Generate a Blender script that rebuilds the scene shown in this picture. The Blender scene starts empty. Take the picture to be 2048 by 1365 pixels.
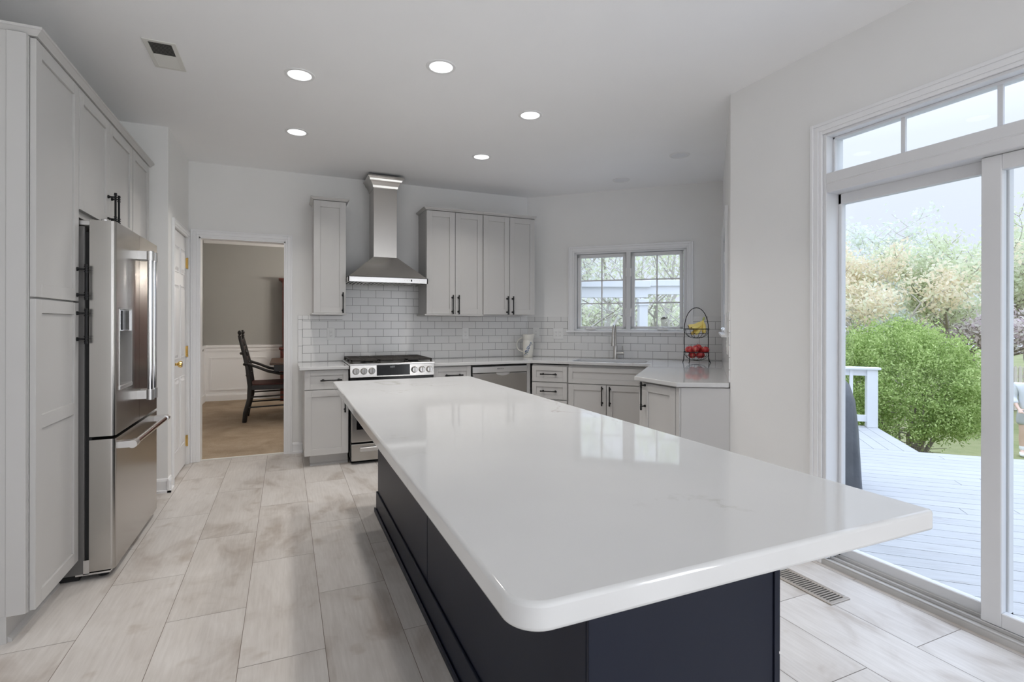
import bpy, bmesh, math, random
import numpy as np
from mathutils import Vector, Matrix, Euler

SC = bpy.context.scene
COL = SC.collection

# ------------------------------------------------------------------ camera
FPX, W_PX, H_PX = 1037.0, 2048, 1365
cam_d = bpy.data.cameras.new('camera')
cam = bpy.data.objects.new('camera', cam_d)
COL.objects.link(cam)
cam_d.sensor_fit = 'HORIZONTAL'
cam_d.sensor_width = 36.0
cam_d.lens = 36.0 * FPX / W_PX
cam_d.shift_y = -35.0 / W_PX
cam_d.clip_start = 0.02
cam_d.clip_end = 300
cam.matrix_world = (Matrix.Translation((0, 0, 1.269)) @ Matrix.Rotation(-0.411, 4, 'Z')
                    @ Matrix.Rotation(math.pi / 2, 4, 'X') @ Matrix.Rotation(0.0015, 4, 'Z'))
SC.camera = cam

# ------------------------------------------------------------------ world and exposure
SC.view_settings.view_transform = 'Standard'
SC.view_settings.look = 'None'
SC.view_settings.exposure = 0.08
SC.view_settings.gamma = 1.0
SC.view_settings.use_curve_mapping = False
SC.cycles.use_denoising = True
SC.cycles.sample_clamp_indirect = 6.0
SC.cycles.max_bounces = 12
SC.cycles.transparent_max_bounces = 16
SC.cycles.diffuse_bounces = 6
SC.cycles.caustics_reflective = False
SC.cycles.caustics_refractive = False

SKY_STRENGTH = 1.0
LAMP_WATTS = 5.5
LAMP_COLOR = (1.0, 0.965, 0.92)
REAR_FILL = 7.0
SIDE_FILL = 80.0
SUN_STRENGTH = 0.6

world = bpy.data.worlds.new('overcast_sky')
SC.world = world
world.use_nodes = True
nt = world.node_tree
for n in list(nt.nodes):
    nt.nodes.remove(n)
tc = nt.nodes.new('ShaderNodeTexCoord')
sx = nt.nodes.new('ShaderNodeSeparateXYZ')
rp = nt.nodes.new('ShaderNodeValToRGB')
rp.color_ramp.elements[0].position = 0.0
rp.color_ramp.elements[0].color = (0.77, 0.83, 0.95, 1)
rp.color_ramp.elements[1].position = 1.0
rp.color_ramp.elements[1].color = (2.6, 2.95, 3.7, 1)
_e = rp.color_ramp.elements.new(0.28)
_e.color = (0.90, 0.97, 1.10, 1)
_e = rp.color_ramp.elements.new(0.62)
_e.color = (1.95, 2.25, 2.85, 1)
bg = nt.nodes.new('ShaderNodeBackground')
bg.inputs['Strength'].default_value = SKY_STRENGTH
wo = nt.nodes.new('ShaderNodeOutputWorld')
nt.links.new(tc.outputs['Generated'], sx.inputs[0])
nt.links.new(sx.outputs['Z'], rp.inputs[0])
nt.links.new(rp.outputs[0], bg.inputs['Color'])
nt.links.new(bg.outputs[0], wo.inputs[0])


def area_light(name, loc, rot, sx_, sy_, power, color):
    l = bpy.data.lights.new(name, 'AREA')
    l.shape = 'RECTANGLE'
    l.size, l.size_y = sx_, sy_
    l.energy = power
    l.color = color
    o = bpy.data.objects.new(name, l)
    o.location = loc
    o.rotation_euler = rot
    COL.objects.link(o)
    return o


# unseen fill lights added at the two window openings behind the camera
area_light('rear_fill_light', (-0.35, -3.28, 1.45), (math.pi / 2, 0, 0), 1.5, 1.5, REAR_FILL, (0.95, 0.97, 1.0))
area_light('rear_fill_light', (1.5, -3.28, 1.45), (math.pi / 2, 0, 0), 1.5, 1.5, REAR_FILL, (0.95, 0.97, 1.0))

# added fill light, unseen, at a right-wall window opening behind the camera
for _y in (-2.35,):
    area_light('side_fill_light', (2.70, _y, 1.30), (0, math.pi / 2, 0), 1.9, 1.1, SIDE_FILL, (0.93, 0.96, 1.0))

# sun veiled by bright cloud, high on the patio side
_sl = bpy.data.lights.new('veiled_sun', 'SUN')
_sl.energy = SUN_STRENGTH
_sl.angle = math.radians(45)
_sl.color = (0.70, 0.86, 1.0)
_so = bpy.data.objects.new('veiled_sun', _sl)
_so.rotation_euler = Vector((-0.70, 0.30, -0.72)).to_track_quat('-Z', 'Y').to_euler()
COL.objects.link(_so)

# ------------------------------------------------------------------ dimensions
YB = 5.485            # kitchen back wall
XL = -0.812           # wall with the closet door
XR = 2.613            # wall with the sliding door
XC = -1.545           # wall behind the tall cabinets
CEIL = 2.74
HC = 0.888            # counter top
YF = YB - 0.62        # base cabinet fronts
C0 = Vector((2.585, YB))
AN = math.radians(43.5)
D1 = Vector((math.cos(AN), -math.sin(AN)))       # along angled window wall
N1 = Vector((D1.y, -D1.x))                       # into the room
E0 = C0 + D1 * 2.118
W0 = Vector((XR, 2.49))
D2 = (W0 - E0).normalized()                      # along second angled wall
L2 = (W0 - E0).length
N2 = Vector((D2.y, -D2.x))


def w1(u, d, z=None):
    p = C0 + D1 * u + N1 * d
    return (p.x, p.y) if z is None else (p.x, p.y, z)


def w2(v, d, z=None):
    p = E0 + D2 * v + N2 * d
    return (p.x, p.y) if z is None else (p.x, p.y, z)


ROT1 = math.atan2(D1.y, D1.x)
ROT2 = math.atan2(D2.y, D2.x)

# ------------------------------------------------------------------ materials


def new_mat(name):
    m = bpy.data.materials.new(name)
    m.use_nodes = True
    nt = m.node_tree
    b = nt.nodes['Principled BSDF']
    return m, nt, b


def mat(name, col, rough=0.5, metal=0.0, spec=None, coat=0.0, emit=None, estr=0.0):
    m, nt, b = new_mat(name)
    b.inputs['Base Color'].default_value = (*col, 1)
    b.inputs['Roughness'].default_value = rough
    b.inputs['Metallic'].default_value = metal
    if spec is not None:
        b.inputs['Specular IOR Level'].default_value = spec
    if coat:
        b.inputs['Coat Weight'].default_value = coat
        b.inputs['Coat Roughness'].default_value = 0.08
    if emit:
        b.inputs['Emission Color'].default_value = (*emit, 1)
        b.inputs['Emission Strength'].default_value = estr
    return m


def N(nt, t, **kw):
    n = nt.nodes.new(t)
    for k, v in kw.items():
        if k in n.inputs.keys():
            n.inputs[k].default_value = v
        else:
            setattr(n, k, v)
    return n


def mapped(nt, scale=(1, 1, 1), rot=(0, 0, 0), loc=(0, 0, 0), coord='Object'):
    t = nt.nodes.new('ShaderNodeTexCoord')
    m = nt.nodes.new('ShaderNodeMapping')
    m.inputs['Scale'].default_value = scale
    m.inputs['Rotation'].default_value = rot
    m.inputs['Location'].default_value = loc
    nt.links.new(t.outputs[coord], m.inputs[0])
    return m.outputs[0]


def ramp(nt, src, stops):
    r = nt.nodes.new('ShaderNodeValToRGB')
    e = r.color_ramp.elements
    while len(e) > 1:
        e.remove(e[0])
    e[0].position = stops[0][0]
    e[0].color = (*stops[0][1], 1)
    for p, c in stops[1:]:
        x = e.new(p)
        x.color = (*c, 1)
    nt.links.new(src, r.inputs[0])
    return r.outputs[0]


def mix(nt, a, b, fac, mode='MIX'):
    m = nt.nodes.new('ShaderNodeMix')
    m.data_type = 'RGBA'
    m.blend_type = mode
    for sock, v in ((m.inputs[0], fac), (m.inputs[6], a), (m.inputs[7], b)):
        if hasattr(v, 'links') or hasattr(v, 'is_output'):
            nt.links.new(v, sock)
        elif isinstance(v, (int, float)):
            sock.default_value = v
        else:
            sock.default_value = (*v, 1)
    return m.outputs[2]


def add_bump(nt, b, height, strength=0.2, dist=0.01):
    bp = nt.nodes.new('ShaderNodeBump')
    bp.inputs['Strength'].default_value = strength
    bp.inputs['Distance'].default_value = dist
    nt.links.new(height, bp.inputs['Height'])
    nt.links.new(bp.outputs[0], b.inputs['Normal'])


def noise(nt, vec, scale=5, detail=4, rough=0.5, dist=0.0):
    n = nt.nodes.new('ShaderNodeTexNoise')
    n.inputs['Scale'].default_value = scale
    n.inputs['Detail'].default_value = detail
    n.inputs['Roughness'].default_value = rough
    n.inputs['Distortion'].default_value = dist
    nt.links.new(vec, n.inputs['Vector'])
    return n.outputs['Fac']


def painted(name, col, rough=0.6, var=0.02, bump=0.04, scale=60):
    m, nt, b = new_mat(name)
    v = mapped(nt)
    f = noise(nt, v, 3, 3)
    c2 = tuple(max(0, c - var) for c in col)
    nt.links.new(ramp(nt, f, [(0.3, col), (0.7, c2)]), b.inputs['Base Color'])
    b.inputs['Roughness'].default_value = rough
    if bump:
        add_bump(nt, b, noise(nt, v, scale, 3), bump, 0.004)
    return m


M = {}
M['wall'] = painted('wall_paint_warm_white', (0.84, 0.835, 0.825), 0.85, 0.015, 0.05, 120)
M['ceiling'] = painted('ceiling_paint_white', (0.92, 0.92, 0.925), 0.9, 0.01, 0.05, 90)
M['trim'] = painted('trim_paint_white', (0.86, 0.86, 0.87), 0.4, 0.01, 0.0)
M['vinyl'] = painted('window_vinyl_white', (0.74, 0.74, 0.75), 0.4, 0.02, 0.0)
M['sill_metal'] = painted('sill_aluminium', (0.55, 0.54, 0.53), 0.45, 0.12, 0.05, 40)
M['cab'] = painted('cabinet_paint_light_grey', (0.55, 0.54, 0.53), 0.42, 0.008, 0.0)
M['cab_dark_gap'] = mat('cabinet_gap_shadow_black', (0.02, 0.02, 0.02), 0.8)
M['island'] = painted('island_paint_charcoal_navy', (0.012, 0.015, 0.027), 0.42, 0.003, 0.0)
M['island'].node_tree.nodes['Principled BSDF'].inputs['Specular IOR Level'].default_value = 0.22
M['black'] = mat('matte_black_metal', (0.012, 0.012, 0.013), 0.38, 0.6)
M['black_enamel'] = mat('black_enamel', (0.008, 0.008, 0.009), 0.25)
M['cast_iron'] = painted('cast_iron', (0.03, 0.026, 0.023), 0.6, 0.012, 0.2, 80)
M['black_glass'] = mat('black_glass', (0.004, 0.004, 0.005), 0.12, spec=0.15)
M['brass'] = mat('polished_brass', (0.85, 0.60, 0.22), 0.18, 1.0)
M['chrome'] = mat('chrome', (0.78, 0.78, 0.79), 0.10, 1.0)
M['nickel'] = mat('brushed_nickel', (0.60, 0.58, 0.55), 0.28, 1.0)
M['plate'] = mat('switch_plate_white', (0.82, 0.82, 0.81), 0.35)
M['plate_slot'] = mat('outlet_slot_grey', (0.25, 0.25, 0.25), 0.6)
M['dark_void'] = mat('dark_duct', (0.03, 0.028, 0.025), 0.9)
M['lamp'] = mat('downlight_lens_lit', (0.9, 0.9, 0.9), 0.5, emit=(0.95, 0.97, 1.0), estr=1.7)
M['lamp_off'] = mat('downlight_lens_unlit', (0.76, 0.77, 0.79), 0.5)
M['lamp_trim'] = mat('downlight_trim_white', (0.80, 0.80, 0.80), 0.5)


def stainless(name, col=(0.50, 0.48, 0.455), rough=0.24, axis='z', aniso=0.0):
    m, nt, b = new_mat(name)
    sc = {'z': (60, 60, 0.6), 'x': (0.6, 60, 60), 'y': (60, 0.6, 60)}[axis]
    v = mapped(nt, sc)
    f = noise(nt, v, 1.0, 3)
    nt.links.new(ramp(nt, f, [(0.3, tuple(c * 0.985 for c in col)), (0.7, col)]), b.inputs['Base Color'])
    b.inputs['Metallic'].default_value = 1.0
    nt.links.new(ramp(nt, f, [(0.3, (rough - 0.012,) * 3), (0.7, (rough + 0.012,) * 3)]), b.inputs['Roughness'])
    return m


M['steel'] = stainless('stainless_steel_brushed')
M['steel_h'] = stainless('stainless_steel_horizontal_grain', axis='x')
M['steel_light'] = stainless('stainless_steel_light', (0.70, 0.69, 0.68), 0.32, 'x')
M['steel_side'] = painted('fridge_side_grey', (0.15, 0.145, 0.14), 0.5, 0.01, 0.1, 200)


def quartz():
    m, nt, b = new_mat('white_quartz_faint_veins')
    v = mapped(nt)
    warp = N(nt, 'ShaderNodeTexNoise', Scale=2.2, Detail=6.0, Roughness=0.6)
    nt.links.new(v, warp.inputs['Vector'])
    vm = N(nt, 'ShaderNodeVectorMath', operation='MULTIPLY_ADD')
    nt.links.new(warp.outputs['Color'], vm.inputs[0])
    vm.inputs[1].default_value = (0.7, 0.7, 0.7)
    nt.links.new(v, vm.inputs[2])
    n1 = noise(nt, vm.outputs[0], 1.1, 2, 0.4)
    s = N(nt, 'ShaderNodeMath', operation='SUBTRACT')
    nt.links.new(n1, s.inputs[0])
    s.inputs[1].default_value = 0.5
    a = N(nt, 'ShaderNodeMath', operation='ABSOLUTE')
    nt.links.new(s.outputs[0], a.inputs[0])
    line = ramp(nt, a.outputs[0], [(0.0, (1, 1, 1)), (0.009, (0, 0, 0))])
    msk = ramp(nt, noise(nt, v, 3.1, 5, 0.65), [(0.50, (0, 0, 0)), (0.66, (0.8, 0.8, 0.8))])
    lm = N(nt, 'ShaderNodeMath', operation='MULTIPLY')
    nt.links.new(line, lm.inputs[0])
    nt.links.new(msk, lm.inputs[1])
    cloud = ramp(nt, noise(nt, v, 2.0, 4), [(0.35, (0.61, 0.61, 0.61)), (0.7, (0.58, 0.58, 0.58))])
    nt.links.new(mix(nt, cloud, (0.44, 0.42, 0.39), lm.outputs[0]), b.inputs['Base Color'])
    b.inputs['Roughness'].default_value = 0.05
    b.inputs['Specular IOR Level'].default_value = 0.5
    return m


M['quartz'] = quartz()


def floor_mat():
    m, nt, b = new_mat('floor_plank_greige')
    g = nt.nodes.new('ShaderNodeNewGeometry')
    v = mapped(nt, (1, 1, 1))
    comb = N(nt, 'ShaderNodeVectorMath', operation='MULTIPLY_ADD')
    nt.links.new(g.outputs['Random Per Island'], comb.inputs[0])
    comb.inputs[1].default_value = (37.0, 53.0, 19.0)
    nt.links.new(v, comb.inputs[2])
    sc1 = N(nt, 'ShaderNodeVectorMath', operation='MULTIPLY')
    nt.links.new(comb.outputs[0], sc1.inputs[0])
    sc1.inputs[1].default_value = (3.2, 1.7, 1.0)
    cloud = noise(nt, sc1.outputs[0], 1.4, 4, 0.55, 0.6)
    base = ramp(nt, cloud, [(0.30, (0.45, 0.40, 0.36)), (0.46, (0.62, 0.585, 0.555)), (0.66, (0.68, 0.65, 0.625))])
    sc2 = N(nt, 'ShaderNodeVectorMath', operation='MULTIPLY')
    nt.links.new(comb.outputs[0], sc2.inputs[0])
    sc2.inputs[1].default_value = (42.0, 3.0, 1.0)
    grain = ramp(nt, noise(nt, sc2.outputs[0], 2.0, 4, 0.6), [(0.3, (0.90, 0.89, 0.88)), (0.7, (1.03, 1.03, 1.03))])
    c = mix(nt, base, grain, 1.0, 'MULTIPLY')
    spots = noise(nt, comb.outputs[0], 6.0, 3, 0.5)
    sm = ramp(nt, spots, [(0.64, (0, 0, 0)), (0.78, (0.55, 0.55, 0.55))])
    c = mix(nt, c, (0.36, 0.29, 0.225), sm)
    tint = ramp(nt, g.outputs['Random Per Island'], [(0.0, (0.93, 0.92, 0.91)), (1.0, (1.03, 1.03, 1.03))])
    c = mix(nt, c, tint, 1.0, 'MULTIPLY')
    nt.links.new(c, b.inputs['Base Color'])
    b.inputs['Roughness'].default_value = 0.38
    add_bump(nt, b, noise(nt, sc2.outputs[0], 2.0, 4, 0.6), 0.05, 0.002)
    return m


M['floor'] = floor_mat()
M['grout_floor'] = mat('floor_joint_brown', (0.20, 0.16, 0.13), 0.9)


def brick(name, tile, grout, w, h, ox, oz, rough=0.15):
    m, nt, b = new_mat(name)
    t = nt.nodes.new('ShaderNodeTexCoord')
    s = nt.nodes.new('ShaderNodeSeparateXYZ')
    nt.links.new(t.outputs['Object'], s.inputs[0])
    c = nt.nodes.new('ShaderNodeCombineXYZ')
    ax = N(nt, 'ShaderNodeMath', operation='SUBTRACT')
    nt.links.new(s.outputs['X'], ax.inputs[0])
    ax.inputs[1].default_value = ox
    az = N(nt, 'ShaderNodeMath', operation='SUBTRACT')
    nt.links.new(s.outputs['Z'], az.inputs[0])
    az.inputs[1].default_value = oz
    nt.links.new(ax.outputs[0], c.inputs[0])
    nt.links.new(az.outputs[0], c.inputs[1])
    br = nt.nodes.new('ShaderNodeTexBrick')
    br.offset = 0.5
    br.offset_frequency = 2
    br.squash = 1.0
    br.inputs['Scale'].default_value = 1.0
    br.inputs['Brick Width'].default_value = w
    br.inputs['Row Height'].default_value = h
    br.inputs['Mortar Size'].default_value = 0.0016
    br.inputs['Mortar Smooth'].default_value = 0.0
    br.inputs['Color1'].default_value = (*tile, 1)
    br.inputs['Color2'].default_value = (*[x * 0.985 for x in tile], 1)
    br.inputs['Mortar'].default_value = (*grout, 1)
    nt.links.new(c.outputs[0], br.inputs['Vector'])
    nt.links.new(br.outputs['Color'], b.inputs['Base Color'])
    nt.links.new(ramp(nt, br.outputs['Fac'], [(0.0, (rough,) * 3), (1.0, (0.8,) * 3)]), b.inputs['Roughness'])
    inv = N(nt, 'ShaderNodeMath', operation='SUBTRACT')
    inv.inputs[0].default_value = 1.0
    nt.links.new(br.outputs['Fac'], inv.inputs[1])
    add_bump(nt, b, inv.outputs[0], 0.35, 0.002)
    return m


TILE = (0.78, 0.775, 0.765)
GROUT = (0.20, 0.195, 0.19)
M['tile_back'] = brick('subway_tile_back', TILE, GROUT, 0.1562, 0.0797, 0.617 - 0.1562 * 10, 0.893 - 0.0797 * 10)
M['tile_one'] = brick('subway_tile_angled', TILE, GROUT, 0.1562, 0.0797, 0.095 - 0.1562 * 10, 0.893 - 0.0797 * 10)
M['tile_plain'] = mat('glazed_white_tile', TILE, 0.15)
M['grout'] = mat('tile_grout_grey', GROUT, 0.9)


def glass_mat(name, tint=(1, 1, 1)):
    m = bpy.data.materials.new(name)
    m.use_nodes = True
    nt = m.node_tree
    for n in list(nt.nodes):
        nt.nodes.remove(n)
    out = nt.nodes.new('ShaderNodeOutputMaterial')
    tr = nt.nodes.new('ShaderNodeBsdfTransparent')
    tr.inputs[0].default_value = (*tint, 1)
    gl = nt.nodes.new('ShaderNodeBsdfGlossy')
    gl.inputs['Roughness'].default_value = 0.02
    lw = nt.nodes.new('ShaderNodeLayerWeight')
    pw = N(nt, 'ShaderNodeMath', operation='POWER')
    nt.links.new(lw.outputs['Facing'], pw.inputs[0])
    pw.inputs[1].default_value = 5.0
    fr = N(nt, 'ShaderNodeMath', operation='MULTIPLY_ADD')
    nt.links.new(pw.outputs[0], fr.inputs[0])
    fr.inputs[1].default_value = 0.9
    fr.inputs[2].default_value = 0.02
    mx = nt.nodes.new('ShaderNodeMixShader')
    nt.links.new(fr.outputs[0], mx.inputs[0])
    nt.links.new(tr.outputs[0], mx.inputs[1])
    nt.links.new(gl.outputs[0], mx.inputs[2])
    nt.links.new(mx.outputs[0], out.inputs[0])
    return m


M['glass'] = glass_mat('window_glass', (0.97, 0.98, 0.98))


def wood(name, c1, c2, rough=0.35, scale=(3, 30, 30)):
    m, nt, b = new_mat(name)
    v = mapped(nt, scale)
    f = noise(nt, v, 1.2, 5, 0.6, 0.8)
    nt.links.new(ramp(nt, f, [(0.35, c1), (0.65, c2)]), b.inputs['Base Color'])
    b.inputs['Roughness'].default_value = rough
    return m


M['cherry'] = wood('cherry_wood', (0.06, 0.010, 0.006), (0.11, 0.02, 0.010), 0.3, (30, 30, 3))
M['table_wood'] = wood('dark_table_wood', (0.055, 0.028, 0.018), (0.10, 0.055, 0.035), 0.28)
M['ebony'] = mat('black_lacquered_wood', (0.012, 0.010, 0.010), 0.3)
M['rush_seat'] = wood('woven_seat_dark_red', (0.10, 0.018, 0.012), (0.05, 0.012, 0.01), 0.6, (40, 40, 4))


def carpet():
    m, nt, b = new_mat('carpet_beige')
    v = mapped(nt)
    f = noise(nt, v, 2.2, 6, 0.7, 0.4)
    c = ramp(nt, f, [(0.3, (0.30, 0.225, 0.155)), (0.55, (0.43, 0.335, 0.24)), (0.75, (0.50, 0.40, 0.30))])
    f2 = noise(nt, v, 160, 2)
    c = mix(nt, c, ramp(nt, f2, [(0.3, (0.78, 0.78, 0.78)), (0.7, (1.05, 1.05, 1.05))]), 1.0, 'MULTIPLY')
    nt.links.new(c, b.inputs['Base Color'])
    b.inputs['Roughness'].default_value = 1.0
    add_bump(nt, b, f2, 0.5, 0.01)
    return m


M['carpet'] = carpet()
M['dining_grey'] = painted('dining_wall_grey', (0.38, 0.375, 0.355), 0.85, 0.01, 0.04, 100)


def deck_mat():
    m, nt, b = new_mat('deck_board_white_wash')
    g = nt.nodes.new('ShaderNodeNewGeometry')
    t = nt.nodes.new('ShaderNodeTexCoord')
    comb = N(nt, 'ShaderNodeVectorMath', operation='MULTIPLY_ADD')
    nt.links.new(g.outputs['Random Per Island'], comb.inputs[0])
    comb.inputs[1].default_value = (31.0, 17.0, 0.0)
    nt.links.new(t.outputs['Object'], comb.inputs[2])
    sc = N(nt, 'ShaderNodeVectorMath', operation='MULTIPLY')
    nt.links.new(comb.outputs[0], sc.inputs[0])
    sc.inputs[1].default_value = (2.5, 38.0, 1.0)
    f = noise(nt, sc.outputs[0], 1.5, 5, 0.65)
    c = ramp(nt, f, [(0.26, (0.31, 0.28, 0.26)), (0.40, (0.425, 0.42, 0.42)), (0.6, (0.455, 0.455, 0.46))])
    c = mix(nt, c, ramp(nt, g.outputs['Random Per Island'], [(0, (0.95, 0.95, 0.95)), (1, (1.02, 1.02, 1.02))]), 1.0, 'MULTIPLY')
    nt.links.new(c, b.inputs['Base Color'])
    b.inputs['Roughness'].default_value = 0.7
    return m


M['deck'] = deck_mat()
M['deck_gap'] = mat('deck_gap_dark', (0.10, 0.085, 0.075), 0.9)
M['white_paint'] = painted('white_exterior_paint', (0.80, 0.81, 0.82), 0.5, 0.02, 0.02, 40)
M['picket'] = wood('fence_wood_grey', (0.58, 0.52, 0.45), (0.70, 0.64, 0.57), 0.9, (30, 30, 3))


def lawn_mat():
    m, nt, b = new_mat('lawn_grass')
    v = mapped(nt)
    f = noise(nt, v, 0.9, 6, 0.7)
    nt.links.new(ramp(nt, f, [(0.3, (0.17, 0.20, 0.07)), (0.5, (0.26, 0.27, 0.12)), (0.7, (0.33, 0.30, 0.18))]), b.inputs['Base Color'])
    b.inputs['Roughness'].default_value = 1.0
    add_bump(nt, b, noise(nt, v, 60, 3), 0.6, 0.03)
    return m


M['lawn'] = lawn_mat()


def grill_cover():
    m, nt, b = new_mat('grill_cover_grey')
    v = mapped(nt)
    f = noise(nt, v, 5, 4, 0.6)
    nt.links.new(ramp(nt, f, [(0.3, (0.055, 0.058, 0.065)), (0.7, (0.085, 0.09, 0.10))]), b.inputs['Base Color'])
    b.inputs['Roughness'].default_value = 0.5
    add_bump(nt, b, noise(nt, v, 9, 3), 0.4, 0.03)
    return m


M['cover'] = grill_cover()


def leaf_mat(name, cols, trans=0.35):
    m = bpy.data.materials.new(name)
    m.use_nodes = True
    nt = m.node_tree
    for n in list(nt.nodes):
        nt.nodes.remove(n)
    out = nt.nodes.new('ShaderNodeOutputMaterial')
    g = nt.nodes.new('ShaderNodeNewGeometry')
    n = len(cols)
    col = ramp(nt, g.outputs['Random Per Island'], [((i + 0.5) / n, c) for i, c in enumerate(cols)])
    d = nt.nodes.new('ShaderNodeBsdfDiffuse')
    t = nt.nodes.new('ShaderNodeBsdfTranslucent')
    nt.links.new(col, d.inputs[0])
    nt.links.new(col, t.inputs[0])
    mx = nt.nodes.new('ShaderNodeMixShader')
    mx.inputs[0].default_value = trans
    nt.links.new(d.outputs[0], mx.inputs[1])
    nt.links.new(t.outputs[0], mx.inputs[2])
    nt.links.new(mx.outputs[0], out.inputs[0])
    return m


M['leaf_arbor'] = leaf_mat('arborvitae_leaves', [(0.26, 0.36, 0.11), (0.42, 0.54, 0.19), (0.60, 0.71, 0.30), (0.50, 0.60, 0.25)])
M['leaf_tan'] = leaf_mat('spring_leaves_tan', [(0.88, 0.78, 0.60), (0.82, 0.72, 0.56), (0.90, 0.84, 0.70), (0.82, 0.82, 0.62)], 0.5)
M['leaf_green'] = leaf_mat('spring_leaves_pale_green', [(0.72, 0.77, 0.54), (0.80, 0.83, 0.66), (0.66, 0.70, 0.50), (0.82, 0.80, 0.68)], 0.5)
M['leaf_pink'] = leaf_mat('spring_blossom_mauve', [(0.86, 0.74, 0.80), (0.80, 0.72, 0.72), (0.84, 0.80, 0.74)], 0.5)
M['leaf_white'] = leaf_mat('spring_blossom_white', [(0.84, 0.86, 0.84), (0.80, 0.84, 0.78), (0.72, 0.76, 0.62)], 0.4)
M['bark'] = wood('bark_grey_brown', (0.26, 0.22, 0.19), (0.38, 0.33, 0.29), 0.9, (20, 20, 4))
M['bark_light'] = wood('bark_pale_grey', (0.46, 0.43, 0.40), (0.58, 0.54, 0.50), 0.9, (20, 20, 4))
M['skin'] = mat('skin', (0.72, 0.50, 0.40), 0.5)
M['hair'] = mat('brown_hair', (0.12, 0.07, 0.04), 0.6)
M['shirt'] = painted('pale_grey_shirt', (0.74, 0.75, 0.80), 0.8, 0.03, 0.2, 30)
M['shorts'] = painted('grey_shorts', (0.55, 0.55, 0.56), 0.8, 0.06, 0.2, 30)
M['sock'] = mat('white_sock', (0.85, 0.85, 0.86), 0.8)
M['banana'] = painted('banana_peel', (0.90, 0.70, 0.22), 0.45, 0.06, 0.0, 20)
M['banana_green'] = mat('banana_stem_green', (0.42, 0.45, 0.12), 0.5)
M['banana_tip'] = mat('banana_tip_brown', (0.05, 0.03, 0.02), 0.6)


def apple_mat():
    m, nt, b = new_mat('apple_skin_red')
    v = mapped(nt, (1, 1, 0.35))
    f = noise(nt, v, 26, 3)
    nt.links.new(ramp(nt, f, [(0.35, (0.42, 0.018, 0.025)), (0.58, (0.62, 0.07, 0.06)), (0.72, (0.80, 0.38, 0.22))]), b.inputs['Base Color'])
    b.inputs['Roughness'].default_value = 0.25
    return m


M['apple'] = apple_mat()
M['ceramic'] = mat('ceramic_cream', (0.78, 0.76, 0.70), 0.22)
M['blue'] = mat('blue_glaze', (0.04, 0.07, 0.22), 0.3)
M['blue_pale'] = mat('pale_blue_glaze', (0.20, 0.28, 0.45), 0.3)
M['green_glaze'] = mat('olive_glaze', (0.30, 0.32, 0.14), 0.3)
M['vent_beige'] = mat('floor_register_taupe', (0.38, 0.34, 0.30), 0.4, 0.3)
M['vent_white'] = mat('ceiling_register_ivory', (0.72, 0.71, 0.67), 0.5)
M['display'] = mat('display_digits', (0.1, 0.1, 0.1), 0.5, emit=(0.8, 0.85, 0.9), estr=0.35)
M['dark_text'] = mat('dark_print', (0.05, 0.05, 0.06), 0.5)
M['rubber'] = mat('black_rubber', (0.015, 0.015, 0.015), 0.7)
M['bulb'] = mat('fill_bulb_lit', (0.9, 0.9, 0.9), 0.5, emit=(1.0, 0.93, 0.84), estr=420.0)

# ------------------------------------------------------------------ mesh builder


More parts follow.
